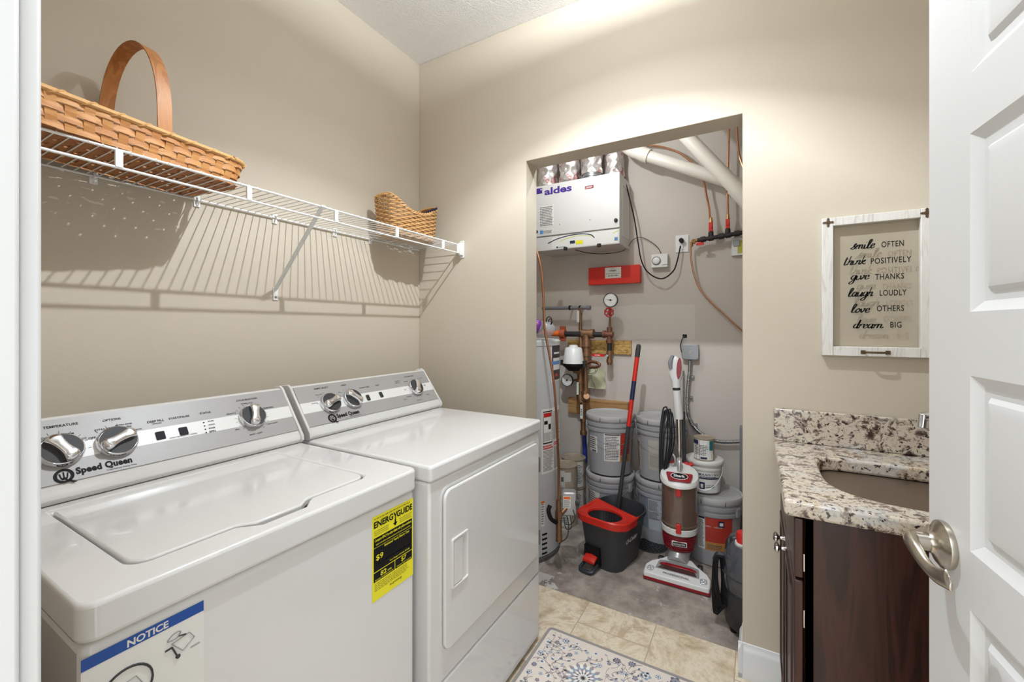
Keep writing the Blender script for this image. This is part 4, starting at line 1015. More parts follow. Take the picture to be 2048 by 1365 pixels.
obj('brand_label', mb, [M_paper, mat('dark_plum_label', (52, 44, 48), .5), mat('sky_blue_print', (92, 140, 190), .5), M_red], wh, 'dark label with a pale shield')
mb = MB(); t0, t1, z0, z1 = cpatch(mb, c, HR+.0003, 1082, 1003, 1089, 1055, 0); cfine(mb, c, HR, t0+.01, t1-.01, z0+.01, z1-.012, 9, 1, rnd, th=.0012); mb.patch((c[0], c[1], 0), HR+.001, HR+.001, t0, t1, z1-.012, z1, 3, 2)
obj('small_label', mb, [M_paper, M_ink, M_orange], wh)
mb = MB()
for k in range(5):
    ta, za = cylhit(1084, 1071+k*9.5, c, HR); tb_, _ = cylhit(1094, 1071+k*9.5, c, HR); mb.patch((c[0], c[1], 0), HR+.0004, HR+.0004, ta, tb_, za-.005, za+.005, 3, 0)
obj('vent_slots', mb, M_black, wh)
# gas control on the heater
gp_ = U(1138, 1008, y=2.10)
gv = obj('gas_control', MB().at(Fr(gp_, V((.92, .39, 0)), Z)).prism(rrect(.078, .125, .016, 4), -.05, .012), M_silver, wh, 'silver gas control box', bevel=.008, seg=3)
mb = MB().at(Fr(gp_, V((.92, .39, 0)), Z)); mb.prism(rrect(.040, .062, .002, 2, -.012, .012), .012, .0128); mb.prism(rrect(.036, .014, .001, 2, -.012, .034), .0128, .0132, 1); mb.fine(Matrix.Translation((-.03, -.016, .0128)), .036, .040, 7, rnd, 2)
obj('control_label', mb, [M_paper, M_orange, M_ink], gv)
obj('control_knob', MB().at(Fr(gp_+V((.045, .02, .01)), V((.39, -.92, 0)), Z)).lathe([(.02, -.005), (.02, .012), (.016, .016)], n=20), M_char, gv)
mb = MB(); g1 = U(1117, 1000, y=2.04); g2 = U(1118, 1075, y=2.04)
mb.tube([g1, g1+(g2-g1)*.35], .013, 12).tube([g1+(g2-g1)*.30, g1+(g2-g1)*.5], .020, 6).tube([g1+(g2-g1)*.5, g2], .015, 12).tube([g2+Z*.01, g2-Z*.02], .017, 12).tube([g1+(g2-g1)*.45, gp_+V((-.01, 0, -.02))], .012, 10)
obj('gas_pipe_fitting', mb, M_bronze, wh)
obj('black_hose', MB().tube([U(1100, 1012, y=2.0), U(1097, 1022, y=1.985), U(1102, 1038, y=1.985), U(1113, 1046, y=2.02)], .011, 10, sm=5), M_black, wh)
mb = MB(); a = U(1133, 1035, y=2.10)
for k, pts in enumerate((((1133, 1030), (1137, 1050), (1134, 1075), (1118, 1088)), ((1140, 1032), (1143, 1055), (1132, 1058), (1128, 1036)), ((1146, 1020), (1150, 1038), (1140, 1050), (1130, 1048)))):
    mb.tube([U(px, py, y=2.09-.012*k) for px, py in pts], .0028, 6, sm=5)
obj('control_wires', mb, M_char, wh)
gl = tag(obj('copper_gas_tube', MB().tube([U(px, py, y=2.03) for px, py in ((1060, 470), (1074, 505), (1083, 545), (1087, 600), (1089, 655), (1097, 700), (1107, 760), (1112, 820), (1115, 880), (1117.5, 940), (1117.5, 1000))], .0065, 10, sm=5), M_copper), 'bent copper tube dropping in front of the water heater to its gas control', 'pipe')
# things on top of the heater
bg = thing('plastic_bag', 'clear plastic bag of purple stuff lying on top of the water heater', 'bag', (-1.06, 2.15, 1.235))
p = U(1084, 660, y=2.12)
obj('bag_film', MB().sphere((p.x, 2.14, 1.285), .072, 11, 7, sc=(1.0, .8, .66)), M_glassbag, bg)
obj('purple_bundle', MB().sphere((p.x-.022, 2.10, 1.30), .04, 14, 10, sc=(.8, .7, 1.0)), M_violet, bg)
mb = MB(); q = U(1098, 642, y=2.12)
mb.tube([q+V((.017*math.cos(a)*1.0, 0, .022*math.sin(a))) for a in [2*math.pi*i/10 for i in range(10)]], .0025, 6, sm=3, closed=True).tube([q+V((.012*math.cos(a)+.004, .006, .016*math.sin(a)-.006)) for a in [2*math.pi*i/10 for i in range(10)]], .002, 6, sm=3, closed=True)
obj('black_cable_loop', mb, M_black, bg)
# ---- wall mounted ventilation unit
EY = 2.66
e0 = -1.335; e1 = U(1239, 420, y=EY).x; ez1 = U(1239, 343, y=EY).z; ez0 = U(1237, 487, y=EY).z; ezm = U(1237, 456, y=EY).z
print('erv', e0, e1, ez0, ez1, ezm)
ev = thing('ventilation_unit', 'white wall-mounted ventilation box with purple lettering, high in the utility closet', 'ventilation unit', ((e0+e1)/2, YB, ez0))
obj('housing', MB().box(e0, e1, EY+.016, YB-.001, ez0, ez1-.004), M_erv, ev, bevel=.003)
ed = obj('front_door', MB().box(e0, e1, EY, EY+.015, ezm+.003, ez1), M_erv, ev, bevel=.003)
obj('lower_panel', MB().box(e0+.004, e1-.002, EY+.006, EY+.016, ez0, ezm-.003), M_erv, ev, bevel=.002)
mb = MB(); p = U(1089, 388, y=EY); q = U(1143.5, 380, y=EY)
mb.text('aldes', Fr((p.x, EY-.0004, U(1116, 386, y=EY).z-.0), X, Z), w=q.x-p.x, h=.047, bold=.032)
p0_ = U(1072.5, 389, y=EY); p1_ = U(1084.5, 376, y=EY)
mb.box(p0_.x, p1_.x, EY-.0012, EY-.0002, p0_.z, p1_.z)
obj('brand_lettering', mb, M_purple, ed, 'dark purple brand lettering with square mark')
mb = MB().box(p1_.x-.013, p1_.x-.003, EY-.0018, EY-.0013, p1_.z-.016, p1_.z-.006); obj('brand_mark_notch', mb, M_erv, ed)
def sheet(name, par, x0, y0, x1, y1, yy, mats, rows, mi=1, lab=None):
    a = U(x0, y1, y=yy); b_ = U(x1, y0, y=yy); mb = MB().box(a.x, b_.x, yy-.0012, yy-.0002, a.z, b_.z)
    if rows: mb.fine(Fr((a.x+.004, yy-.0014, a.z+.003), X, Z), b_.x-a.x-.008, b_.z-a.z-.006, rows, rnd, mi)
    return obj(name, mb, mats, par, lab)
sheet('spec_sheet', ed, 1079, 410, 1107, 455, EY, [M_paper, M_ink], 12)
sheet('spec_sheet', ed, 1079, 458, 1107, 470, EY, [M_paper, M_ink], 3)
a = U(1080, 469, y=EY-.0015); mb = MB().box(a.x, a.x+.022, EY-.002, EY-.0014, a.z, a.z+.026); obj('blue_square', mb, mat('sky_blue_sticker', (70, 140, 200), .5), ed)
sheet('red_sticker', ed, 1170, 370, 1187, 379, EY, [M_dred, M_paper], 2, 1)
for px, py in ((1073, 464), (1232, 441)): 
    p = U(px, py, y=EY); obj('latch', MB().at(Fr(p, X, Z)).lathe([(.012, 0), (.012, .006), (.008, .010)], n=16).box(-.003, .003, -.011, .011, .008, .014), M_blackp, ed)
for px, py in ((1119, 449), (1180, 440)): p = U(px, py, y=EY); obj('dimple', MB().at(Fr(p, X, Z)).lathe([(.004, 0), (.003, .0008)], n=10), M_zinc, ed)
mb = MB(); LY = EY+.006
a = U(1112, 489, y=LY); b_ = U(1236, 462, y=LY); mb.box(a.x-.03, b_.x, LY-.0012, LY-.0002, ez0+.006, ezm-.008)
def arc(pts, wd, mi): mb.strip(catmull([U(px, py, y=LY-.0018) for px, py in pts], 5), wd, .0004, mi, up=(0, 0, 1))
arc(((1096, 487), (1115, 478), (1140, 471), (1165, 468), (1182, 470), (1189, 476)), .006, 1); arc(((1120, 483), (1140, 475), (1165, 471), (1185, 473)), .003, 3)
mb.box(U(1152, 482, y=LY).x, U(1166, 482, y=LY).x, LY-.0024, LY-.0018, ez0+.022, ez0+.046, 4); mb.box(U(1140, 482, y=LY).x, U(1150, 482, y=LY).x, LY-.0024, LY-.0018, ez0+.03, ez0+.05, 1)
mb.box(U(1113, 486, y=LY).x, U(1116.5, 486, y=LY).x, LY-.0024, LY-.0018, ez0+.010, ez0+.020, 1); mb.text('INTERCHANGE', Fr((U(1118, 486, y=LY).x, LY-.002, ez0+.012), X, Z), w=.05, mi=1) if False else mb.fine(Fr((U(1118, 486, y=LY).x, LY-.002, ez0+.010), X, Z), .055, .008, 1, rnd, 1)
arc(((1225, 467), (1232, 463), (1236, 462)), .004, 3)
a = U(1229, 471, y=LY); mb.box(a.x, a.x+.022, LY-.0024, LY-.0018, ez0+.02, ez0+.042, 5)
obj('graphic_strip', mb, [M_paper, M_navy, M_ink, M_green, M_yel, mat('sky_blue_sticker2', (96, 132, 176), .5)], ev, 'printed strip with blue and lime swooshes')
mb = MB().at(Fr((e1, (EY+YB)/2+.01, (ez0+ez1)/2), Y, Z)); mb.ring(rrect(.16, .34, .004, 2), rrect(.14, .32, .004, 2), 0, .003); obj('side_panel_rim', mb, M_erv, ev)
for px, py in ((1131, 495), (1198, 488)):
    p = U(px, py, z=ez0); obj('drain_nipple', MB().lathe([(.012, -.02), (.013, -.012), (.013, 0)], (p.x, p.y, ez0), 14), M_blackp, ev)
# ---- foil ducts
for i, (cx, cy, r_, lb) in enumerate(((-1.275, 2.74, .073, 'crinkled foil duct at the left end above the ventilation box'), (-1.115, 2.76, .073, 'baggy foil-wrapped duct, second from left above the ventilation box'), (-.955, 2.76, .068, 'foil duct with shiny metal collar, third from left above the ventilation box'), (-.822, 2.83, .066, 'foil duct rising behind the right end of the ventilation box top'))):
    d_ = thing('foil_duct', lb, 'duct', (cx, cy, ez1), group='foil ducts above the ventilation unit')
    prof = []; rd = random.Random(i); z = ez1+(.045 if i == 2 else .004)
    for k in range(20): prof.append((r_*(1+.05*math.sin(k*1.3)+.04*rd.uniform(-1, 1)), z)); z += .022
    obj('duct_jacket', MB().lathe(prof, (cx, cy, 0), 28), M_foil, d_, ang=80)
    if i == 2: obj('collar', MB().lathe([(r_-.004, ez1-.003), (r_-.004, ez1+.02), (r_+.002, ez1+.022), (r_+.002, ez1+.030), (r_-.003, ez1+.034), (r_-.003, ez1+.06)], (cx, cy, 0), 32), M_zinc, d_)
# ---- PVC pipes
pa = thing('pvc_pipe', 'white plastic pipe running right from an elbow under the header', 'pipe', (-.35, 2.70, 2.3), group='white plastic pipes')
pt = [U(px, py, y=2.72) for px, py in ((1291, 311), (1400, 345), (1515, 382), (1712, 445))]
obj('pipe_run', MB().tube(pt, .0365, 24), M_pvc, pa)
obj('elbow', MB().tube([U(px, py, y=2.72) for px, py in ((1228, 215), (1235, 258), (1249, 286), (1262, 299), (1280, 307), (1293, 311))], .0415, 24, sm=5), M_pvc, pa)
obj('coupling', MB().tube([U(1283, 308.5, y=2.72), U(1298, 313, y=2.72)], .0445, 24), M_pvc, pa)
pb = thing('pvc_pipe', 'white plastic pipe slanting steeply down to the right across the other', 'pipe', (-.15, 2.5, 2.2), group='white plastic pipes')
obj('pipe_run', MB().tube([U(1262, 148, y=2.54), U(1372, 272, y=2.54), U(1520, 427, y=2.54), U(1735, 652, y=2.54)], .038, 24), M_pvc, pb)
obj('coupling', MB().tube([U(1470, 374.5, y=2.54), U(1530, 437, y=2.54)], .0445, 24), M_pvc, pb)
# ---- copper tubes and black manifold
def ctube(lb, pts, y, r_=.0062):
    pts = [U(p[0], p[1], y=(p[2] if len(p) > 2 else y)) for p in pts]
    return tag(obj('copper_pipe', MB().tube(pts, r_, 10, sm=6), M_copper), lb, 'pipe', 'copper pipes in the utility closet')
ctube('copper pipe arching from behind the elbow down to the left red valve', ((1285, 291), (1310, 292), (1335, 297), (1362, 308), (1388, 330), (1406, 358), (1413, 392), (1418, 415), (1420, 438)), 2.86)
ctube('straight copper pipe dropping to the right red valve', ((1459, 172), (1457, 300), (1455, 370), (1455, 400), (1456, 432)), 2.86)
ctube('copper pipe bending off behind the top right corner of the opening', ((1470, 172), (1475, 280), (1483, 325), (1510, 375), (1600, 420), (1730, 440)), 2.86)
ctube('thin copper pipe curving from the brass elbow down to the right wall', ((1382, 490), (1382, 515), (1387, 545), (1399, 577), (1418, 600), (1447, 628), (1482, 660), (1540, 705), (1700, 760)), 2.88, .005)
mf = thing('gas_manifold', 'black iron pipe manifold with two red valves and a brass end', 'pipe', (-.2, 2.86, 1.8))
MY = 2.86
a, b_ = U(1395, 481, y=MY), U(1500, 463, y=MY); mb = MB().tube([a, a+(b_-a)*2.2], .0125, 14)
for px in (1407, 1423, 1444, 1458, 1475):
    t_ = (px-1395)/105; p = a.lerp(b_, t_); mb.tube([p-(b_-a).normalized()*.014, p+(b_-a).normalized()*.014], .0175, 14)
for px in (1423, 1457): t_ = (px-1395)/105; p = a.lerp(b_, t_); mb.tube([p, p+Z*.035], .015, 14)
obj('manifold_pipe', mb, M_blackpipe, mf)
for px in (1423, 1457):
    t_ = (px-1395)/105; p = a.lerp(b_, t_)
    v = obj('valve', MB().tube([p+Z*.03, p+Z*.05, p+Z*.075, p+Z*.095], [.013, .012, .012, .011], 12).tube([p+Z*.095, p+Z*.105, p+Z*.125], [.012, .009, .008], 6), M_brass, mf, 'brass valve with red handle')
    obj('valve_handle', MB().box(p.x-.011, p.x+.011, MY-.022, MY-.014, p.z+.038, p.z+.092).at(Fr((p.x, MY-.022, p.z+.06), X, Z)).lathe([(.008, 0), (.008, .004)], n=12), M_redp, v, bevel=.002)
mb = MB(); p = U(1383, 484, y=MY); mb.tube([a, p], .011, 12).tube([p+X*.006, p+X*.022], .015, 6).tube([p, p-Z*.03], .009, 6)
be = obj('brass_end_fitting', mb, M_brass, mf)
q = U(1400, 487, y=MY-.02); obj('red_shutoff_handle', MB().box(q.x-.022, q.x+.022, q.y-.004, q.y+.004, q.z-.012, q.z+.004).box(q.x-.006, q.x+.006, q.y, MY, q.z, q.z+.01), M_redp, be, bevel=.002)
# ---- outlets, dial, cords, red box
def plate(name, lb, cat, x0, y0, x1, y1, m, dep=.006):
    a = U(x0, y1, y=YB-dep); b_ = U(x1, y0, y=YB-dep); o = thing(name, lb, cat, ((a.x+b_.x)/2, YB, a.z)); obj('cover', MB().box(a.x, b_.x, YB-dep, YB-.0005, a.z, b_.z), m, o, bevel=.002); return o, a, b_
o, a, b_ = plate('wall_outlet', 'white outlet plate with a black plug in its upper socket', 'outlet', 1351, 469, 1377.5, 506, M_plast)
cx = (a.x+b_.x)/2; 
for dz in (.03, -.02): 
    z = (a.z+b_.z)/2+dz*1.0-.005; obj('socket', MB().at(Fr((cx, YB-.0062, z), X, Z)).prism(rrect(.032, .028, .008, 4), 0, .001).box(-.008, -.006, -.004, .006, .001, .0014, 1).box(.006, .008, -.004, .006, .001, .0014, 1), [M_plast, M_black], o)
plug = U(1363, 482, y=YB-.02)
o, a, b_ = plate('metal_box', 'steel utility box with a yellow-green sticker, right of the outlet', 'junction box', 1463, 474, 1500, 512, M_plast, .02)
q0 = U(1475, 507, y=YB-.021); obj('sticker', MB().box(q0.x, q0.x+.03, YB-.0212, YB-.0202, q0.z, q0.z+.075), mat('olive_label', (176, 172, 60), .5), o)
obj('switch_face', MB().box(a.x+.01, a.x+.045, YB-.026, YB-.02, b_.z-.05, b_.z-.012), M_zinc, o, bevel=.002)
o, a, b_ = plate('dial_control', 'small white square control box with round dial', 'wall control', 1302.5, 507, 1335, 536, M_plast, .035)
c = ((a.x*.68+b_.x*.32), (a.z+b_.z)/2)
obj('dial', MB().at(Fr((c[0], YB-.035, c[1]), X, Z)).lathe([(.026, 0), (.026, .003), (.022, .003), (.021, .010), (.018, .012)], n=28), M_plast, o)
obj('dial_ring', MB().at(Fr((c[0], YB-.035, c[1]), X, Z)).ring(ell(.0275, .0275, 28), ell(.0245, .0245, 28), .0, .0036), M_black, o)
obj('small_print', MB().fine(Fr((c[0]+.035, YB-.0355, c[1]-.032), X, Z), .035, .006, 1, rnd), M_ink, o)
mb = MB(); pts = [(1246, 344, 2.83), (1253, 372, 2.83), (1261, 405, 2.82), (1269, 440, 2.83), (1276, 485, 2.83), (1283, 522, 2.84), (1297, 546, 2.85), (1323, 558, 2.86), (1346, 543, 2.87), (1355, 520, 2.88), (1361, 492, 2.89)]
mb.tube([U(*p[:2], y=p[2]) for p in pts], .0042, 8, sm=6)
pc = thing('power_cord', 'black power cord hanging from the ventilation unit to the outlet', 'cord', U(1323, 558, y=2.86))
obj('cable', mb, M_black, pc); obj('plug', MB().tube([plug+Y*.014, plug-Y*.02+Z*.002], .014, 12), M_black, pc, bevel=.002)
mb = MB().tube([U(*p[:2], y=p[2]) for p in ((1150, 500, 2.72), (1175, 506, 2.74), (1205, 508, 2.8), (1240, 504, 2.85), (1255, 495, 2.88), (1266, 480, 2.9), (1282, 475, 2.905), (1302, 484, 2.905), (1316, 496, 2.905), (1322, 507, 2.90))], .0022, 6, sm=5)
tag(obj('control_wire', mb, M_black), 'thin dark wire looping from under the ventilation unit to the dial control', 'wire')
a = U(1178, 570, y=YB-.06); b_ = U(1279, 530, y=YB-.06)
rb = thing('red_metal_box', 'long red metal sprinkler-head box with a white sticker on the wall', 'box', ((a.x+b_.x)/2, YB, a.z))
obj('box_body', MB().box(a.x, b_.x, YB-.056, YB-.0005, a.z, b_.z), M_redp, rb, bevel=.002)
obj('lid_plate', MB().box(a.x-.003, b_.x+.003, YB-.062, YB-.056, a.z-.003, b_.z+.003), M_redp, rb, bevel=.0015)
p = U(1210, 557.5, y=YB-.064); q = U(1242, 534, y=YB-.064); mb = MB().box(p.x, q.x, YB-.0632, YB-.0622, p.z, q.z)
w_ = q.x-p.x; h_ = q.z-p.z
def rt(s_, v, k, bold=.01): mb.text(s_, Fr(((p.x+q.x)/2, YB-.0635, p.z+h_*v), X, Z), w=w_*k, align='CENTER', bold=bold, mi=1, th=.0003)
rt('24 Hour Emergency Service', .40, .86, .02); rt('651-251-1880', .18, .62, .03); rt('SUMMIT', .62, .45, .02)
mb.tube(catmull([V((p.x+w_*u, YB-.0636, p.z+h_*v)) for u, v in ((.32, .66), (.4, .82), (.5, .9), (.6, .82), (.68, .66))], 4), .0008, 4, mi=1)
obj('sticker', mb, [M_paper, M_ink], rb)
# ---- backing boards
a = U(1135, 706, y=YB-.02); b_ = U(1262, 682, y=YB-.02)
tag(obj('strand_board', MB().box(a.x, b_.x, YB-.019, YB-.0005, a.z, b_.z), M_osb, bevel=.001), 'short strip of strand board screwed to the wall behind the upper pipes', 'board')
a = U(1136, 826, y=YB-.04); b_ = U(1255, 806, y=YB-.04)
M_pine = make_wood('rough_pine', (150, 108, 66), (182, 138, 90), (128, 90, 56), 20, .7, ax=0)
tag(obj('wood_block', MB().box(a.x, b_.x, YB-.038, YB-.0005, a.z, b_.z), M_pine, bevel=.002), 'brown wooden block on the wall behind the lower pipes', 'board')
# ---- water main pipework
PY = 2.80
def PP(px, py, y=PY): return U(px, py, y=y)
wm = thing('water_main_piping', 'bronze and black pipework with two gauges and a white dome on the utility wall', 'pipework', (PP(1170, 740).x, YB, 1.0))
mb = MB().tube([PP(1120, 668), PP(1210, 670)], .0185, 16)
obj('black_pipe', mb, M_blackpipe, wm)
mb = MB().tube([PP(1060, 665), PP(1104, 667), PP(1124, 668)], .0205, 16); obj('orange_pipe', mb, M_orange, wm)
mb = MB(); p = PP(1125, 668); q = PP(1128, 668); mb.tube([p-X*.018, p+X*.022], .034, 20)
for dz in (.042, -.042): mb.box(p.x-.018, p.x+.022, PY-.012, PY+.012, p.z+dz-.012, p.z+dz+.012)
obj('grooved_coupling', mb, mat('rust_orange_casting', (168, 84, 52), .5, .2, var=.15), wm, bevel=.003)
def fitting(segs, m=M_bronze, name='pipe_fitting', lab=None):
    mb = MB()
    for a_, b__, r_ in segs: mb.tube([PP(*a_) if len(a_) == 2 else PP(*a_), PP(*b__) if len(b__) == 2 else PP(*b__)], r_, 18)
    return obj(name, mb, m, wm, lab, bevel=.0015)
fitting((((1164, 667), (1184, 668), .028), ((1181, 668), (1188, 668), .033), ((1173, 668), (1173, 684), .027), ((1173, 680), (1173, 690), .033)), name='tee_fitting')
fitting((((1173, 690), (1173, 732), .025), ((1173, 686), (1173, 694), .034), ((1173, 706), (1173, 713), .030)), name='union_fitting')
fitting((((1209, 669), (1226, 670), .021), ((1219, 655), (1219, 684), .018), ((1206, 669), (1211, 669), .026), ((1219, 680), (1219, 687), .023)), mat('rusty_brown_fitting', (112, 72, 54), .6, .5, var=.25, vs=30), 'tee_fitting')
fitting((((1219, 684), (1219, 706), .0165),), M_blackpipe, 'black_nipple')
fitting((((1219, 702), (1219, 712), .020), ((1219, 710), (1219, 722), .016), ((1219, 719), (1219, 726), .021), ((1219, 725), (1219, 730), .016)), name='drain_valve')
p = PP(1184, 708, PY-.03); q = PP(1209, 714, PY-.03); mb = MB().box(p.x, q.x, p.y-.002, p.y+.002, q.z, p.z); mb.fine(Fr((p.x+.02, p.y-.0022, q.z+.005), X, Z), .04, .009, 1, rnd, 1)
obj('red_lever', mb, [M_red, M_paper], wm, bevel=.001)
obj('lever_stem', MB().tube([PP(1214, 712, PY-.034), PP(1215, 712, PY)], .008, 10), M_zinc, wm)
fitting((((1220, 657), (1220, 634), .0065), ((1220, 655), (1220, 660), .012)), M_bronze, 'gauge_pipe')
def gauge(px, py, r_, ang, y=PY-.02):
    p = PP(px, py, y); Mg = Fr(p, X, Z)
    g = obj('pressure_gauge', MB().at(Mg).lathe([(r_*.8, -.022), (r_, -.016), (r_, .004), (r_*.93, .006), (r_*.90, .002)], n=36), mat('black_gauge_rim', (44, 44, 48), .35, .3), wm, 'round pressure gauge')
    mb = MB().at(Mg).lathe([(r_*.91, .0), (r_*.9, .0022)], n=36)
    for k in range(31):
        a_ = R(225-k*9); L_ = .12 if k % 5 == 0 else .06; mb.M = Mg @ Matrix.Rotation(a_, 4, 'Z'); mb.add([(r_*(.84-L_), -.0006, .0026), (r_*.84, -.0006, .0026), (r_*.84, .0006, .0026), (r_*(.84-L_), .0006, .0026)], [(0, 1, 2, 3)], 1)
    for k in range(7):
        a_ = R(225-k*45); mb.text(str(k*50), Mg @ Matrix.Translation((r_*.56*math.cos(a_), r_*.56*math.sin(a_)-.0015, .0026)), w=None, size=r_*.13, mi=1, align='CENTER')
    obj('gauge_face', mb, [M_dial, M_ink], g)
    mb = MB().at(Mg @ Matrix.Rotation(R(ang), 4, 'Z')); mb.add([(-r_*.25, -.0018, .004), (r_*.72, -.0005, .004), (r_*.72, .0005, .004), (-r_*.25, .0018, .004)], [(0, 1, 2, 3)]); mb.lathe([(r_*.12, .003), (r_*.1, .006)], n=14)
    obj('needle', mb, M_black, g)
gauge(1221, 600.5, .048, 170)
gauge(1134, 761, .043, 60)
obj('gauge_stem', MB().tube([PP(1146, 761), PP(1160, 760)], .007, 10), M_bronze, wm)
p = PP(1218, 625, PY-.035); Mw = Fr(p, X, Z)
mb = MB(); N = 24; mb.tube([p+V(((.030 if k % 3 else .026)*math.cos(2*math.pi*k/N), 0, (.030 if k % 3 else .026)*math.sin(2*math.pi*k/N))) for k in range(N)], .0045, 8, closed=True)
for k in range(5): a_ = 2*math.pi*k/5+.3; mb.tube([p, p+V((.027*math.cos(a_), 0, .027*math.sin(a_)))], .0042, 6)
mb.tube([p-Y*.006, p+Y*.03], .008, 10); obj('red_handwheel', mb, mat('red_cast_handwheel', (176, 44, 44), .45, .2), wm)
fitting((((1220, 634), (1220, 612), .010),), M_bronze, 'gauge_valve_body')
obj('grey_pipe', MB().tube([PP(1085, 617, 2.84), PP(1178, 616, 2.84)], .0125, 14).tube([PP(1174, 616, 2.84), PP(1181, 616, 2.84)], .0155, 14), M_gpipe, wm)
for px in (1140, 1160): 
    p = PP(px, 616, 2.84); obj('pipe_clip', MB().tube([p-X*.005, p+X*.005], .0165, 14).box(p.x-.008, p.x+.003, 2.85, YB-.001, p.z+.002, p.z+.014), M_black, wm)
mb = MB().tube([PP(1160, 616, 2.82), PP(1160, 628, 2.82)], .010, 12).tube([PP(1160, 626, 2.82), PP(1161, 645, 2.82), PP(1161, 660, 2.82)], [.014, .010, .013], 12).tube([PP(1161, 655, 2.82), PP(1161, 672, 2.81)], .009, 8).tube([PP(1161, 668, 2.81), PP(1162, 690, 2.80), PP(1162, 740, 2.80)], .012, 12)
obj('makeup_valve', mb, M_bronze, wm)
p = PP(1155, 622, 2.79); q = PP(1158, 645, 2.79); obj('white_tag_lever', MB().box(p.x-.004, q.x+.002, 2.786, 2.79, q.z, p.z), M_plast, wm, bevel=.001)
dm = PP(1147, 731, 2.74)
zt = PP(1147, 696, 2.74).z; zb = PP(1147, 727, 2.74).z
rr_ = (PP(1168, 727, 2.74).x-PP(1128, 727, 2.74).x)/2
obj('white_dome', MB().lathe([(rr_, 0), (rr_*.97, .012), (rr_*.80, zt-zb-.006), (rr_*.74, zt-zb), (rr_*.42, zt-zb+.006), (rr_*.40, zt-zb+.016), (rr_*.3, zt-zb+.020)], (dm.x, 2.74, zb), 32), M_plast, wm, 'white tapered cap of the pressure reducer')
obj('black_flange', MB().lathe([(rr_*.5, -.05), (rr_*.75, -.032), (rr_*1.02, -.016), (rr_*1.04, -.001)], (dm.x, 2.74, zb), 32), M_black, wm)
for sx in (-1, 1): obj('flange_lug', MB().at(Fr((dm.x+sx*rr_*1.1, 2.74, zb+.002), X, Y)).lathe([(.016, -.018), (.016, .018)], n=12), M_blackp, wm)
mb = MB().tube([PP(1172, 728, 2.74), PP(1184, 724, 2.72), PP(1198, 728, 2.70), PP(1196, 734, 2.70), PP(1180, 735, 2.72)], .010, 12, sm=5); obj('copper_loop', mb, mat('dull_copper', (140, 96, 72), .45, .8, var=.2), wm)
fitting((((1147, 742, 2.76), (1163, 745), .016), ((1160, 738), (1162, 800), .021), ((1160, 760), (1160, 768), .026), ((1171, 735), (1172, 795), .016), ((1172, 778), (1172, 783), .026)), name='riser_pipe')
fitting((((1160, 790), (1162, 805), .028), ((1170, 782), (1172, 800), .030), ((1160, 798), (1174, 797), .026), ((1173, 793, 2.77), (1173, 796, 2.80), .022)), name='elbow_fitting')
fitting((((1165, 800), (1167, 870), .017), ((1166, 838), (1167, 844), .022), ((1167, 862), (1167, 870), .024)), M_bronze, 'lower_riser')
p = PP(1155, 765, PY-.045); obj('green_tag_lever', MB().box(p.x-.007, p.x+.009, p.y-.002, p.y+.002, PP(1155, 790, PY-.045).z, p.z), mat('pale_green_lever', (196, 208, 190), .45), wm, bevel=.001)
p = PP(1163, 810, PY-.04); obj('white_valve_tag', MB().box(p.x-.009, p.x+.009, p.y-.002, p.y+.002, PP(1163, 838, PY-.04).z, p.z).fine(Fr((p.x-.006, p.y-.0022, PP(1163, 832, PY-.04).z), X, Z), .012, .05, 4, rnd, 1), [M_paper, M_navy], wm)
obj('blue_hose', MB().tube([PP(1168, 866, 2.84), PP(1169, 890, 2.88), PP(1170, 915, 2.885), PP(1170, 925, 2.885)], .016, 14, sm=4), mat('blue_hose_rubber', (40, 60, 150), .4), wm)
obj('tie_wire', MB().tube([PP(*p, PY-.04) for p in ((1176, 740), (1190, 733), (1194, 742), (1178, 748), (1172, 740), (1186, 736), (1192, 746), (1182, 752), (1190, 775), (1186, 783))], .0016, 5, sm=4), M_char, wm)
pbg = thing('document_pouch', 'yellowish clear plastic pouch hanging beside the pipes above the paint pail', 'pouch', PP(1190, 775, 2.84))
p = PP(1172, 776, 2.85); q = PP(1209, 738, 2.85); cx, cz = (p.x+q.x)/2, (p.z+q.z)/2
g = []
for k in range(9):
    row = []
    for j in range(9): row.append((p.x+(q.x-p.x)*(j/8+.03*math.sin(k*1.3)), 2.85+.006*math.sin(j*.9+k*.5)+.005*math.sin(k*1.1), p.z+(q.z-p.z)*k/8))
    g.append(row)
mb = MB(); mb.add([v for r_ in g for v in r_], [(k*9+j, k*9+j+1, k*9+j+10, k*9+j+9) for k in range(8) for j in range(8)])
mb.add([(x, y+.006, z) for r_ in g for x, y, z in r_], [(k*9+j, k*9+j+1, k*9+j+10, k*9+j+9) for k in range(8) for j in range(8)])
obj('plastic_sleeve', mb, mat('yellowed_plastic', (206, 204, 168), .3, var=.1, alpha=.6), pbg, flat=False)
obj('folded_paper', MB().box(p.x+.02, q.x-.02, 2.866, 2.869, p.z+.012, q.z-.03), M_paper, pbg)
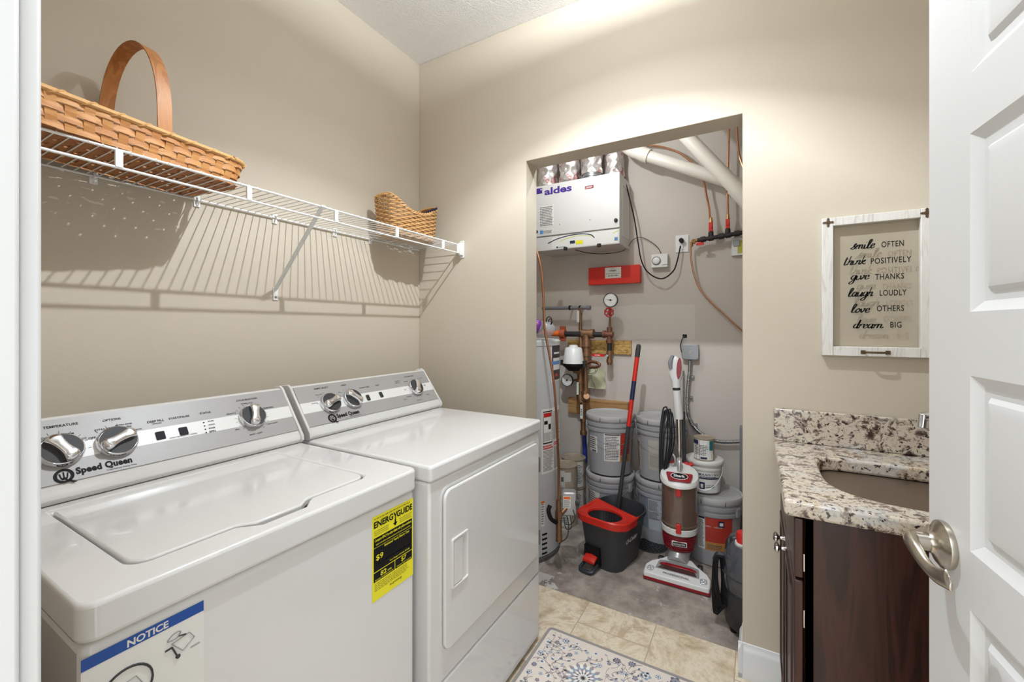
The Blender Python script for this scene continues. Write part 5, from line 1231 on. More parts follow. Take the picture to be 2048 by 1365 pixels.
# ---- grey five gallon pails
PR = .155
def pail_parts(root):
    prof = [(.124, 0), (.131, .003), (.1425, .270), (.149, .272), (.150, .288), (.1435, .290), (.1440, .302), (.151, .304), (.152, .322), (.145, .325), (.146, .345)]
    obj('pail_body', MB().lathe(prof, n=56), M_bucket, root, local=True)
    lp = [(.146, .338), (.1535, .338), (.1555, .345), (.1555, .362), (.152, .3695), (.145, .3705), (.1415, .3665), (.139, .358), (.10, .357), (.02, .3575)]
    l = obj('pail_lid', MB().lathe(lp, n=56), M_lid, root, local=True)
    mb = MB()
    for k in range(8):
        a = 2*math.pi*(k+.3)/8; c_, s_ = math.cos(a), math.sin(a); t = V((-s_, c_, 0)); p = V((.1562*c_, .1562*s_, 0))
        mb.add([p-t*.0025+Z*.338, p+t*.0025+Z*.338, p+t*.0012+Z*.362, p-t*.0012+Z*.362], [(0, 1, 2, 3)])
    obj('lid_slits', mb, M_char, l, local=True)
    mb2 = MB(); h = [V((.154*math.cos(a), -.02-.155*math.sin(a), .295-.09*math.sin(a))) for a in [math.pi*i/16 for i in range(17)]]
    mb2.tube(h, .0018, 6)
    for s_ in (1, -1): obj('handle_lug', MB().box(s_*.150-.006, s_*.150+.006, -.014, .014, .272, .318), M_bucket, root, local=True, bevel=.002)
    obj('wire_bail', mb2, M_zinc, root, local=True)
specs = [((-.812, 2.70), .3725, R(25), 'grey paint pail with small and large white labels, upper of the stack by the pipes'),
         ((-.812, 2.70), 0, R(-20), 'grey paint pail on the floor behind the mop bucket, lower of two by the pipes'),
         ((-.505, 2.757), .3725, R(12), 'grey paint pail with faded labels, upper of the stack behind the vacuum cord'),
         ((-.505, 2.757), 0, R(-8), 'grey-blue labelled paint pail beside the floor drain, lower of the middle stack'),
         ((-.208, 2.657), 0, R(150), 'grey paint pail with a red and orange label under the white pail')]
pails = []
for (x, y), z, rz, lb in specs:
    if not pails:
        p = thing('paint_pail', lb, 'paint pail', (x, y, z), rz, 'grey five gallon paint pails'); pail_parts(p)
    else: p = dup(pails[0], (x, y, z), rz, lb)
    pails.append(p)
def pr(z): return .131+(.1425-.131)*(z-.003)/.267+.0006
def plabel(par, c, z0w, px0, px1, py0, py1, draw, mats, lab=None):
    """label on a pail: pixel box turned into angles and heights on the pail wall"""
    t0, za = cylhit(px0, py1, c, .137); t1, zb = cylhit(px1, py0, c, .137); zb = cylhit((px0+px1)/2, py0, c, .137)[1]; za = cylhit((px0+px1)/2, py1, c, .137)[1]
    za -= z0w; zb -= z0w; zb = min(zb, .266); za = max(za, .008); mb = MB()
    def q(u0, u1, v0, v1, mi, th=.0):
        a, b_ = za+(zb-za)*v0, za+(zb-za)*v1
        mb.patch((c[0], c[1], z0w), pr(a)+th, pr(b_)+th, t0+(t1-t0)*u0, t0+(t1-t0)*u1, a, b_, 6, mi, .0004)
    def fp(u0, u1, v0, v1, rows, mi):
        a, b_ = za+(zb-za)*v0, za+(zb-za)*v1; cfine(mb, c, pr(a), t0+(t1-t0)*u0, t0+(t1-t0)*u1, a, b_, rows, mi, rnd, r1=pr(b_), th=.0016, cz=z0w)
    draw(q, fp, mb); return obj('paper_label', mb, mats, par, lab)
L4 = [M_paper, M_ink, M_dred, mat('tan_label', (186, 128, 62), .5), M_navy, mat('brick_red_label', (176, 54, 40), .45)]
c1 = specs[0][0]; z1_ = .3725
plabel(pails[0], c1, z1_, 1208, 1240, 867, 924, lambda q, f, m: (q(0, 1, 0, 1, 0), q(.05, .97, .93, .985, 1, .0006), f(.06, .94, .05, .9, 15, 1)), L4, 'white text label')
plabel(pails[0], c1, z1_, 1240, 1258, 866, 925, lambda q, f, m: (q(0, 1, .25, 1, 5), q(0, 1, 0, .25, 3), f(.1, .9, .05, .2, 3, 1)), L4, 'red and tan label')
plabel(pails[0], c1, z1_, 1181.5, 1195, 872, 904, lambda q, f, m: (q(0, 1, 0, 1, 0), f(.06, .94, .2, .95, 6, 1), q(.3, .85, .03, .14, 1, .0008)), L4, 'small white label')
plabel(pails[1], c1, 0, 1178, 1200, 975, 1012, lambda q, f, m: (q(0, 1, 0, 1, 0), f(.06, .94, .1, .9, 6, 1)), L4)
c2 = specs[2][0]; M_faded = mat('faded_pail_label', (176, 172, 160), .6, var=.1)
plabel(pails[2], c2, z1_, 1268, 1282, 872, 934, lambda q, f, m: (q(0, 1, 0, 1, 0), f(.1, .9, .1, .9, 12, 1)), [mat('faded_pink_label', (196, 182, 176), .6), M_ink])
plabel(pails[2], c2, z1_, 1297, 1325, 882, 942, lambda q, f, m: (q(0, 1, 0, 1, 0), f(.1, .9, .1, .5, 8, 1)), [M_faded, mat('faint_print', (150, 146, 138), .6)])
M_bg = mat('blue_grey_label', (126, 134, 144), .5, var=.08)
def dr_ion(q, f, m):
    q(0, .44, 0, 1, 0); q(.44, 1, 0, 1, 1); f(.48, .96, .35, .95, 16, 2)
    a = cylhit(1289, 1017, c2, .139)[0]; p = V((c2[0]+.1395*math.cos(a), c2[1]+.1395*math.sin(a), U(1285, 1020, y=2.61).z)); t = V((-math.sin(a), math.cos(a), 0))
    m.text('ion', Fr(p, t, Z), w=.045, mi=1, align='CENTER', th=.002)
plabel(pails[3], c2, 0, 1283, 1322, 990, 1060, dr_ion, [M_bg, mat('pale_blue_label', (176, 180, 186), .5, var=.06), M_ink], 'blue-grey label')
c3 = specs[4][0]
def dr_red(q, f, m):
    q(0, .20, 0, 1, 0); f(.02, .18, .05, .9, 22, 1); q(.02, .2, .93, .99, 4, .0008); q(.22, 1, .26, 1, 5); q(.22, 1, 0, .26, 3); f(.28, .7, .04, .20, 3, 1)
    q(.58, .74, .74, .93, 4, .0006); q(.61, .71, .79, .88, 0, .001)
    for (txt, u, zz, wd) in (('Superpaint', 1409, 1056, .052), ('supreme', 1433, 1056, .042)):
        a = cylhit(u+3, zz, c3, .139)[0]; p_ = V((c3[0]+.1385*math.cos(a), c3[1]+.1385*math.sin(a), .215)); t_ = V((-math.sin(a), math.cos(a), 0)); m.text(txt, Fr(p_, t_, Z), w=wd, mi=0, align='CENTER', th=.003, shear=.3)
plabel(pails[4], c3, 0, 1397, 1463, 1037, 1104, dr_red, L4, 'label with red and tan fields')
# ---- white gallon pail and small can on top of it
WC = (U(1407, 935, y=2.60).x, 2.655); WZ = .3712
wp = thing('white_pail', 'white gallon pail with black lettering and wire handle on the right grey pail', 'pail', (WC[0], WC[1], WZ))
obj('pail_body', MB().lathe([(.078, 0), (.080, .004), (.089, .125), (.094, .128), (.094, .137), (.090, .139), (.091, .165)], (WC[0], WC[1], WZ), 40), M_pail, wp)
obj('pail_lid', MB().lathe([(.091, .155), (.099, .156), (.101, .162), (.101, .172), (.097, .178), (.092, .1785), (.089, .172), (.02, .171)], (WC[0], WC[1], WZ), 40), M_pail, wp)
mb = MB()
t0, zz = cylhit(1398, 960, WC, .085); t1, _ = cylhit(1436, 960, WC, .085)
def rz_(z): return .080+.009*(z/.125)
def wq(u0, u1, a, b_, mi, th=.0008): mb.patch((WC[0], WC[1], WZ), rz_(a)+th, rz_(b_)+th, t0+(t1-t0)*u0, t0+(t1-t0)*u1, a, b_, 5, mi, .0003)
wq(0, 1, .006, .122, 0, .0004); wq(0, 1, .080, .088, 1, .001); wq(.02, .28, .022, .062, 1, .001); wq(.08, .2, .03, .052, 0, .0014)
L_ = 'MANNINGTON'[:7]
for k, ch in enumerate(L_):
    a = t0+(t1-t0)*(.06+.14*k); p = V((WC[0]+(rz_(.105)+.002)*math.cos(a), WC[1]+(rz_(.105)+.002)*math.sin(a), WZ+.1)); mb.text(ch, Fr(p, V((-math.sin(a), math.cos(a), 0)), Z), size=.017, mi=1, align='CENTER', bold=.02, th=.0006)
cfine(mb, WC, rz_(.03), t0+(t1-t0)*.34, t0+(t1-t0)*.8, .03, .06, 3, 2, rnd, th=.0016, cz=WZ); cfine(mb, WC, rz_(.09), t0+(t1-t0)*.05, t0+(t1-t0)*.9, .089, .096, 1, 1, rnd, th=.0016, cz=WZ)
obj('printed_label', mb, [M_paper, M_navy, M_ink], wp)
obj('wire_bail', MB().tube([V((WC[0]+.097*math.cos(a), WC[1]-.02-.10*math.sin(a), WZ+.15-.12*math.sin(a))) for a in [math.pi*i/14 for i in range(15)]], .0016, 6), M_zinc, wp)
obj('handle_grip', MB().tube([V((WC[0]+.097*math.cos(a), WC[1]-.02-.10*math.sin(a), WZ+.15-.12*math.sin(a))) for a in [math.pi*(5+i*.5)/14 for i in range(9)]], .0055, 8), M_plast, wp)
CC = (U(1407, 890, y=2.62).x, 2.65); CZ_ = WZ+.1722
pcn = thing('paint_can', 'small round paint can with rusty lid and dark label band on the white pail', 'paint can', (CC[0], CC[1], CZ_))
obj('can_body', MB().lathe([(.052, 0), (.054, .002), (.0535, .004), (.0535, .118), (.0555, .120), (.0555, .124), (.052, .125), (.050, .122), (.040, .1215), (.039, .1195), (.01, .119)], (CC[0], CC[1], CZ_), 36), M_dust, pcn)
mb = MB(); t0, _ = cylhit(1388, 890, CC, .0535); t1, _ = cylhit(1425, 890, CC, .0535)
def cq(u0, u1, a, b_, mi, th=.0004): mb.patch((CC[0], CC[1], CZ_), .0537+th, .0537+th, t0+(t1-t0)*u0, t0+(t1-t0)*u1, a, b_, 6, mi, .0003)
cq(0, 1, .006, .115, 0); cq(0, .35, .09, .113, 1, .0008); cq(.82, 1, .06, .114, 2, .0008); cfine(mb, CC, .0537, t0+(t1-t0)*.15, t0+(t1-t0)*.8, .03, .09, 7, 3, rnd, th=.001, cz=CZ_); cq(.45, .72, .010, .022, 1, .0008)
obj('can_label', mb, [M_paper, M_navy, mat('teal_print', (40, 110, 120), .5), M_ink], pcn)
# ---- gallon cans beside the heater
cans = []
def can_parts(root):
    obj('can_body', MB().lathe([(.080, 0), (.083, .002), (.0815, .005), (.0815, .183), (.0845, .186), (.0845, .192), (.080, .193), (.076, .189), (.066, .188), (.065, .184), (.01, .183)], n=40), M_dust, root, local=True)
    obj('wire_handle', MB().tube([V((.084*math.cos(a), -.01-.08*math.sin(a), .13-.07*math.sin(a))) for a in [math.pi*i/14 for i in range(15)]], .0014, 5), M_zinc, root, local=True)
for (x, y), z, rz, lb in (((-1.10, 2.79), .1955, .3, 'paint-spattered gallon can with long white label, top of the rear stack by the heater'), ((-1.10, 2.79), 0, 1.2, 'gallon can at the bottom of the rear stack beside the water heater'),
                          ((-1.094, 2.618), .1955, .8, 'rusty gallon can with torn paper, top of the front stack behind the gas control'), ((-1.094, 2.618), 0, 2.0, 'gallon can at the bottom of the front stack behind the gas control')):
    if not cans: c_ = thing('gallon_can', lb, 'paint can', (x, y, z), rz, 'gallon cans beside the water heater'); can_parts(c_)
    else: c_ = dup(cans[0], (x, y, z), rz, lb)
    cans.append(c_)
for k, (cc, z, m_) in enumerate((((-1.10, 2.79), .1955, M_paper), ((-1.10, 2.79), 0, M_paper), ((-1.094, 2.618), .1955, M_paper), ((-1.094, 2.618), 0, M_paper))):
    mb = MB(); a0 = math.atan2(-cc[1], -cc[0]); t0, t1 = a0-.5, a0+(.9 if k < 2 else .5)
    if k == 2: mb.patch((cc[0], cc[1], z), .0818, .0818, t0, t1-.5, .06, .17, 6, 0, .0004); mb.patch((cc[0], cc[1], z), .0818, .0818, t1-.5, t1, .10, .16, 4, 0, .0004); mb.patch((cc[0], cc[1], z), .0822, .0822, t0+.2, t1-.6, .10, .13, 4, 1, .0004)
    else: mb.patch((cc[0], cc[1], z), .0818, .0818, t0, t1, .008, .178, 8, 0, .0004); cfine(mb, cc, .0822, t0+.1, t1-.1, .03, .16, 12, 1, rnd, th=.0006, cz=z)
    obj('paper_label', mb, [mat('dirty_paper_label', (206, 202, 192), .6, var=.12, vs=20), M_ink], cans[k])
# ---- spin mop bucket
BR = R(-11); BC = V((-.690, 2.35, 0))
bk = thing('mop_bucket', 'charcoal spin-mop bucket with red wringer rim and foot pedal on the concrete', 'bucket', BC, BR)
Lb, Wb = .405, .305
def bring(z, k, kl=1, front=0, r_=.10): return [(p[0], p[1], z+(0)) for p in rrect(Wb*k, Lb*kl, r_*k, 7)]
def rimz(y): return .262+.018*(y/.215)**2
def bring2(z, k, kl, dz=0): return [(x, y, (rimz(y)+dz) if z is None else z) for x, y, _ in bring(0, k, kl)]
mb = MB().loft([bring(.0, .66, .70), bring(.004, .69, .73), bring(.10, .78, .79), bring(.20, .86, .86), bring2(None, .90, .90, -.03), bring2(None, .95, .95, -.022), bring2(None, .95, .95, -.004), bring2(None, .90, .91, -.004), bring(.20, .82, .83), bring(.03, .70, .72), bring(.025, .1, .1)])
obj('bucket_body', mb, mat('charcoal_bucket', (54, 55, 58), .42, var=.06), bk, local=True)
# red wringer deck over the front half
mb = MB(); outer = []; inner = []
n = 48; wc = V((-.010, -.078, 0)); wa_, wb_ = .098, .078
for i in range(n):
    a = 2*math.pi*i/n; inner.append((wc.x+wa_*math.cos(a), wc.y+wb_*math.sin(a)))
def bz_front(i):
    a = 2*math.pi*i/n; d = V((math.cos(a), math.sin(a), 0)); best = None
    hw, hl = Wb*.965/2, Lb*.965/2
    t = 9
    for ax, lim in ((0, hw), (1, hl)):
        for s_ in (1, -1):
            if d[ax]*s_ > 1e-6: t = min(t, (s_*lim-wc[ax])/d[ax])
    p = wc+d*t
    lim_ = .030-.30*p.x
    if p.y > lim_ and d.y+.30*d.x > 1e-6: t2 = (.030-.30*wc.x-wc.y)/(d.y+.30*d.x); p = wc+d*t2
    # round the front corners
    for sx in (1, -1):
        cx_, cy_ = sx*(hw-.09), -(hl-.09)
        if (p.x-cx_)*sx > 0 and p.y < cy_:
            v = V((p.x-cx_, p.y-cy_, 0)); 
            if v.length > .09: p = V((cx_, cy_, 0))+v.normalized()*.09
    return (p.x, p.y)
outer = [bz_front(i) for i in range(n)]
def zz_(p, d=0): return (p[0], p[1], rimz(p[1])+d)
mid = [((o[0]*.80+i_[0]*.20), (o[1]*.80+i_[1]*.20)) for o, i_ in zip(outer, inner)]
mb.loft([[zz_((p[0]*1.015, p[1]*1.012), -.03) for p in outer], [zz_((p[0]*1.03, p[1]*1.025), .004) for p in outer], [zz_(p, .010) for p in outer], [zz_(p, .002) for p in mid], [(p[0], p[1], .262) for p in inner], [(wc.x+(p[0]-wc.x)*.95, wc.y+(p[1]-wc.y)*.95, .240) for p in inner]], caps=False)
obj('wringer_deck', mb, M_redp, bk, 'glossy red wringer deck', local=True)
mb = MB()                                   # red rim rails running back along both sides
for s_ in (1, -1):
    pts = [V((s_*Wb*.468, y, rimz(y)+.001)) for y in ((-.10, -.06, -.03, .0, .02) if s_ > 0 else (-.06, 0, .04, .07, .10))]
    mb.tube(pts, [.008, .008, .007, .006, .003], 8, sm=3)
obj('side_rail', mb, M_redp, bk, local=True)
mb = MB().lathe([(1.0, .0), (.98, -.01), (.72, -.085), (.60, -.095), (.55, -.090), (.1, -.088)], (wc.x, wc.y, .252), 40, sx=wa_*.97, sy=wb_*.97, caps=False)
wk = obj('wringer_basket', mb, M_blackp, bk, 'black slotted spin basket', local=True)
mb = MB()
for i in range(36):
    a = 2*math.pi*i/36; p = [V((wc.x+wa_*k*math.cos(a), wc.y+wb_*k*math.sin(a), z)) for k, z in ((.955, .246), (.70, .170))]; mb.tube(p, .0022, 4)
obj('basket_ribs', mb, M_char, wk, local=True)
mb = MB()
mb.box(-.080, .010, -.178, -.150, .022, .118); obj('pedal_recess', mb, M_black, bk, local=True)
pd = MB().tube([(-.074, -.155, .030), (-.074, -.195, .026), (-.071, -.235, .012), (-.006, -.235, .012), (.0, -.195, .026), (.0, -.155, .030)], .009, 10, sm=3).box(-.071, -.004, -.243, -.225, .002, .018)
pdl = obj('foot_pedal', pd, mat('slate_pedal', (44, 48, 56), .4), bk, 'dark foot pedal frame', local=True, bevel=.002)
obj('red_lever', MB().loft([[(x, y, z+dz) for x, z in ((-.071, 0), (-.071, .012), (-.036, .018), (-.001, .012), (-.001, 0))] for y, dz in ((-.150, .066), (-.185, .060), (-.212, .044))]), M_redp, pdl, local=True, bevel=.003)
mb = MB(); mb.text('O-Cedar', Fr(V((Wb*.435, -.125, .165)), V((.02, 1, 0)), V((.13, 0, 1))), w=.125, shear=.25, bold=.012, th=.006)
obj('side_lettering', mb, M_paper, bk, 'pale cursive brand lettering', local=True)
# ---- mop
a = U(1237, 1012, y=2.49); b_ = U(1277.5, 689, y=2.62)
a = a-(b_-a).normalized()*.16
mp_ = thing('spin_mop', 'mop with red upper pole standing in the charcoal bucket', 'mop', a)
def mt(t): return a.lerp(b_, t)
P0 = (b_-a).length
k0 = .16/P0
obj('lower_pole', MB().tube([mt(0), mt(k0+.50*(1-k0))], .0115, 14).tube([mt(k0+.24), mt(k0+.30)], .0135, 14), M_char, mp_, 'charcoal lower pole')
obj('upper_pole', MB().tube([mt(k0+.485*(1-k0)), mt(.94)], .0135, 16), M_redp, mp_, 'red upper pole')
obj('pole_label', MB().tube([mt(.70), mt(.80)], .0139, 16), M_navy, mp_, 'navy label band')
obj('end_grip', MB().tube([mt(.93), mt(.97), mt(.995), mt(1)], [.0150, .0150, .013, .007], 16), M_char, mp_)
obj('mop_head', MB().lathe([(.03, -.03), (.06, -.02), (.055, 0), (.02, .015)], (a.x, a.y, a.z), 20), mat('white_microfibre', (200, 200, 196), .9), mp_)
# ---- floor drain
fd = thing('floor_drain', 'dark round perforated floor drain between the pails and the vacuum', 'drain', (-.53, 2.59, 0))
mb = MB().lathe([(.088, -.001), (.09, .002), (.084, .004), (.082, .0025), (.01, .0025)], (-.53, 2.59, 0), 40); obj('drain_plate', mb, mat('dark_cast_iron', (66, 66, 68), .5, .5, var=.2, vs=60), fd)
mb = MB()
for r_, n in ((.018, 6), (.036, 10), (.054, 16), (.070, 20)):
    for k in range(n):
        t = 2*math.pi*(k+.5*(n % 3))/n; w2 = math.pi/n*.62
        mb.add([(-.53+rr*math.cos(tt), 2.59+rr*math.sin(tt), .0032) for rr, tt in ((r_, t-w2), (r_+.009, t-w2), (r_+.009, t+w2), (r_, t+w2))], [(0, 1, 2, 3)])
obj('drain_slots', mb, M_black, fd, flat=True)
# ---- upright vacuum
vx = -.352; vy = 2.43
vc_ = thing('vacuum_cleaner', 'red and white upright vacuum cleaner with a brown dust canister', 'vacuum cleaner', (vx, vy, 0))
def plan(k, front=0):
    P_ = [(-.494, 2.226), (-.19, 2.226), (-.186, 2.236), (-.186, 2.29), (-.205, 2.325), (-.255, 2.365), (-.285, 2.40), (-.40, 2.40), (-.43, 2.365), (-.478, 2.325), (-.498, 2.29), (-.498, 2.236)]
    cx_, cy_ = -.342, 2.30; return [(cx_+(x-cx_)*k, cy_+(y-cy_)*k) for x, y in P_]
def topz(y): return .040+.16*(y-2.226)
obj('bumper', MB().loft([[(x, y, .004) for x, y in plan(1.012)], [(x, y, .020) for x, y in plan(1.012)]]), M_dred, vc_, 'dark red bumper strip', bevel=.002)
nz = obj('nozzle', MB().loft([[(x, y, .016) for x, y in plan(1.0)], [(x, y, topz(y)-.004) for x, y in plan(1.0)], [(x, y, topz(y)) for x, y in plan(.97)]]), M_plast, vc_, 'white floor nozzle', bevel=.003)
sl = V((0, 1, .16)).normalized()
NM = Fr((-.342, 2.226, topz(2.226)), X, sl)
mb = MB().at(NM)
def trap(y0, y1, w0, w1, n=8):
    out = [(-w0/2, y0), (w0/2, y0)]; out += [(w1/2*math.cos(math.pi*i/n)*1.0 if 0 < i < n else (w1/2 if i == 0 else -w1/2), y1-.018+.018*math.sin(math.pi*i/n)) for i in range(n+1)]; return out
mb.prism(trap(.050, .130, .21, .195), .0, .0018); obj('window_surround', mb, M_silver, nz, bevel=.001)
mb = MB().at(NM); mb.prism(trap(.056, .100, .185, .16), .0018, .003); obj('brush_window', mb, mat('dark_brush_window', (74, 52, 50), .15, coat=.5), nz)
mb = MB().at(NM); mb.prism([(-.09, .084), (.09, .084), (.086, .094), (.06, .103), (-.06, .103), (-.086, .094)], .003, .008); obj('red_bar', mb, M_dred, nz, bevel=.002)
mb = MB(); mb.text('PROFESSIONAL', NM @ Matrix.Translation((0, .022, .001)), w=.125, bold=.015, align='CENTER', th=.001); obj('nozzle_lettering', mb, M_ink, nz)
for s_ in (1, -1):
    mb = MB().at(NM @ Matrix.Translation((s_*.126, .040, 0)) @ Matrix.Rotation(s_*.15, 4, 'Z')); mb.prism(rrect(.034, .040, .012, 4), .0, .0016)
    for k in range(5): mb.lathe([(.005, .0016), (.003, .003)], (-.008+.008*(k % 3), -.01+.012*(k//2), 0), 8)
    obj('headlight', mb, mat('clear_headlight', (196, 196, 198), .15, .4, var=.3, vs=120), nz)
for x in (-.44, -.245):
    obj('wheel', MB().at(Fr((x, 2.395, .028), -Y, Z)).lathe([(.026, -.012), (.028, -.008), (.028, .008), (.026, .012)], n=24), M_blackp, vc_)
mb = MB().tube([(vx, 2.365, .055), (vx, 2.40, .080), (vx, vy, .125)], [.05, .055, .06], 20, sm=4); obj('swivel_neck', mb, M_silver, vc_)
mb = MB().lathe([(.062, .105), (.076, .118), (.084, .150), (.087, .185), (.0865, .205)], (vx, vy, 0), 40)
mh = obj('motor_housing', mb, mat('maroon_ribbed_plastic', (104, 24, 34), .35), vc_, 'maroon motor housing with grille ridges')
mb = MB()
for k in range(7):
    z = .128+k*.010; rr_2 = .0775+.009*min(1, (z-.118)/.06); mb.tube([V((vx+(rr_2+.0008)*math.cos(a_), vy+(rr_2+.0008)*math.sin(a_), z)) for a_ in [R(-160+k2*140/20) for k2 in range(21)]], .0018, 5)
obj('grille_ridges', mb, M_dred, mh)
a_ = math.atan2(-vy, -vx); fd_ = V((math.cos(a_), math.sin(a_), 0)); td = V((-fd_.y, fd_.x, 0))
Mv = Fr((vx, vy, 0), td, Z)     # local z = towards the camera
mb = MB().at(Mv); mb.prism(rrect(.074, .026, .004, 3, 0, .165), .083, .0885); obj('name_plate', mb, M_paper, mh, bevel=.001)
mb = MB().at(Mv); mb.prism(rrect(.067, .020, .003, 3, 0, .165), .0885, .0892); obj('name_plate_field', mb, M_char, mh)
mb = MB(); mb.text('ROTATOR', Mv @ Matrix.Translation((0, .160, .0895)), w=.056, bold=.02, align='CENTER', th=.0003); obj('name_lettering', mb, M_paper, mh)
obj('white_band', MB().lathe([(.087, .203), (.0905, .207), (.092, .235), (.089, .238)], (vx, vy, 0), 40), M_plast, vc_)
obj('dust_canister', MB().lathe([(.089, .238), (.0915, .244), (.0915, .252), (.0885, .256), (.0905, .45), (.0905, .468)], (vx, vy, 0), 48), M_canister, vc_, 'translucent brown dust canister')
# cap slopes down towards the camera
def capring(k, z, tilt): return [tuple(V((vx, vy, z))+fd_*(.102*k*math.cos(t_)+.006)+td*(.099*k*math.sin(t_))+Z*(-tilt*k*math.cos(t_))) for t_ in [2*math.pi*i/40 for i in range(40)]]
cap = obj('canister_cap', MB().loft([capring(.92, .462, .006), capring(1.0, .478, .020), capring(1.0, .494, .028), capring(.94, .508, .032), capring(.60, .518, .032), capring(.12, .522, .03)]), M_plast, vc_, 'white sloping cap')
Mc = Fr(V((vx, vy, .5075))+fd_*.058, td, -fd_+Z*.50)
mb = MB().at(Mc); mb.prism([(-.062, .026), (.062, .026), (.066, .018), (.054, -.030), (.042, -.036), (-.042, -.036), (-.054, -.030), (-.066, .018)], -.002, .003)
obj('red_badge', mb, M_dred, cap, bevel=.001)
mb = MB().at(Mc); mb.ring(ell(.043, .0235), ell(.040, .021), .003, .005); obj('badge_ring', mb, M_plast, cap)
mb = MB().at(Mc); mb.prism(ell(.040, .021), .003, .0042); obj('badge_oval', mb, M_black, cap)
mb = MB(); mb.text('Shark', Mc @ Matrix.Translation((0, -.007, .0045)), w=.056, bold=.03, align='CENTER', th=.0004); obj('badge_lettering', mb, M_paper, cap)
mb = MB().tube([V((vx, vy, .515))+fd_*.012, V((vx, vy, .562))+fd_*.006, V((vx, vy, .576))-fd_*.02, V((vx, vy, .54))-fd_*.06], .0125, 12, sm=5); ch = obj('carry_handle', mb, M_plast, cap)
mb = MB().tube([V((vx, vy, .530))+fd_*.020, V((vx, vy, .568))+fd_*.014, V((vx, vy, .584))-fd_*.012], .0095, 10, sm=4); obj('grip_insert', mb, M_silver, cap, 'grey rubber grip')
for z0_, z1__ in ((.415, .462), (.222, .272)):
    mb = MB().at(Mv); mb.prism(rrect(.026, z1__-z0_, .006, 3, -.004, (z0_+z1__)/2), .088, .100); obj('red_latch', mb, M_red, vc_, bevel=.003)
bk_ = V((vx, vy, 0))-fd_*.085
mb = MB().at(Fr(bk_, td, Z)).prism(rrect(.085, .42, .02, 4, 0, .33), -.035, .02); obj('back_spine', mb, M_plast, vc_, bevel=.008)
mb = MB(); 
for s_ in (-.045, .025, .05): 
    q = bk_+td*s_+Z*.53; mb.tube([q, q+td*.02+Z*.012], .011, 10)
obj('red_release_button', mb, M_red, vc_)
wx = U(1357.5, 840, y=2.51).x; wy = 2.515
wb0, wb1, wb2 = .52, U(1357, 838, y=wy).z, U(1354, 781, y=wy).z; wt_ = U(1352, 713, y=wy).z
obj('chrome_wand', MB().tube([(wx+.004, wy, wb0), (wx, wy, wb1+.01)], .0165, 20), M_chrome, vc_)
obj('wand_back_rail', MB().tube([(wx+.028, wy+.012, wb0), (wx+.022, wy+.012, wb1+.04)], .009, 12), M_char, vc_)
tx_ = U(1351, 745, y=wy).x
hd_ = obj('wand_sleeve', MB().tube([(wx, wy, wb1), (wx, wy, wb1+.02), (tx_+.006, wy, wb2)], [.0225, .0235, .0215], 22).tube([(tx_+.006, wy, wb2-.004), (tx_+.005, wy, wb2+.018)], .0205, 20, mi=1).tube([(tx_+.005, wy, wb2+.016), (tx_+.003, wy, wb2+.05)], .0225, 20), [M_plast, M_char], vc_)
rings = []
zc0, zc1 = wb2+.045, wt_
for i in range(13):
    t = i/12; z = zc0+(zc1-zc0)*t; w2 = .021+.017*math.sin(math.pi*min(1, t*1.05)**.9)*1.0; w2 = w2*(1 if t < .9 else 1-(t-.9)*6); d2 = .020*(1 if t < .9 else 1-(t-.9)*5)
    rings.append([(tx_+.002+w2*math.cos(q)-.004*t, wy+d2*math.sin(q), z) for q in [2*math.pi*j/24 for j in range(24)]])
hh_ = obj('hand_grip', MB().loft(rings), M_plast, vc_, 'white looped hand grip')
def hell(cx_, cz_, a1, b1, tilt, th0, th1): 
    m_ = Fr((cx_, wy, cz_), td, Z) @ Matrix.Rotation(tilt, 4, 'Z'); return MB().at(m_).prism(ell(a1, b1, 28), th0, th1)
hz_ = (zc0+zc1)/2
obj('red_grip_inset', hell(tx_+.018, hz_+.006, .0125, .058, -.06, -.01, .0215), M_dred, hh_, bevel=.002)
obj('grey_grip_pad', MB().tube([(tx_-.022, wy-.014, hz_+.004), (tx_-.024, wy-.015, hz_+.04), (tx_-.012, wy-.015, hz_+.078)], [.011, .0135, .009], 12, sm=4), mat('grey_rubber', (132, 132, 136), .5), hh_)
obj('hose_cuff', MB().tube([(wx+.02, wy-.01, .50), (wx+.052, wy-.02, .505), (wx+.062, wy-.03, .46), (wx+.066, wy-.03, .36), (wx+.062, wy-.03, .26)], .017, 14, sm=5), M_plast, vc_)
mb = MB()
for k, (dx, dy, L_) in enumerate(((0, 0, 0), (.010, .006, .02), (.020, -.004, .01), (.028, .008, .03), (.006, -.010, .015))):
    c0 = U(1330, 815, y=2.47)+V((dx, dy, -L_)); c1_ = U(1322, 955, y=2.43)+V((dx*.6, dy, L_))
    mid_ = (c0+c1_)/2
    mb.tube([c0, c0+V((.012, 0, -.02)), mid_+V((.022+.004*k, 0, 0)), c1_+V((.006, 0, 0)), c1_+V((-.006, 0, .0)), mid_+V((-.018, .004, .02)), c0+V((-.014, .003, -.03))], .0042, 7, sm=6, closed=True)
obj('wound_cord', mb, M_blackp, vc_, 'black power cord hanging in loops')
obj('cord_hook', MB().tube([U(1336, 903, y=2.47), U(1348, 912, y=2.46), U(1350, 930, y=2.46), U(1340, 936, y=2.46)], .006, 8, sm=4), M_silver, vc_)
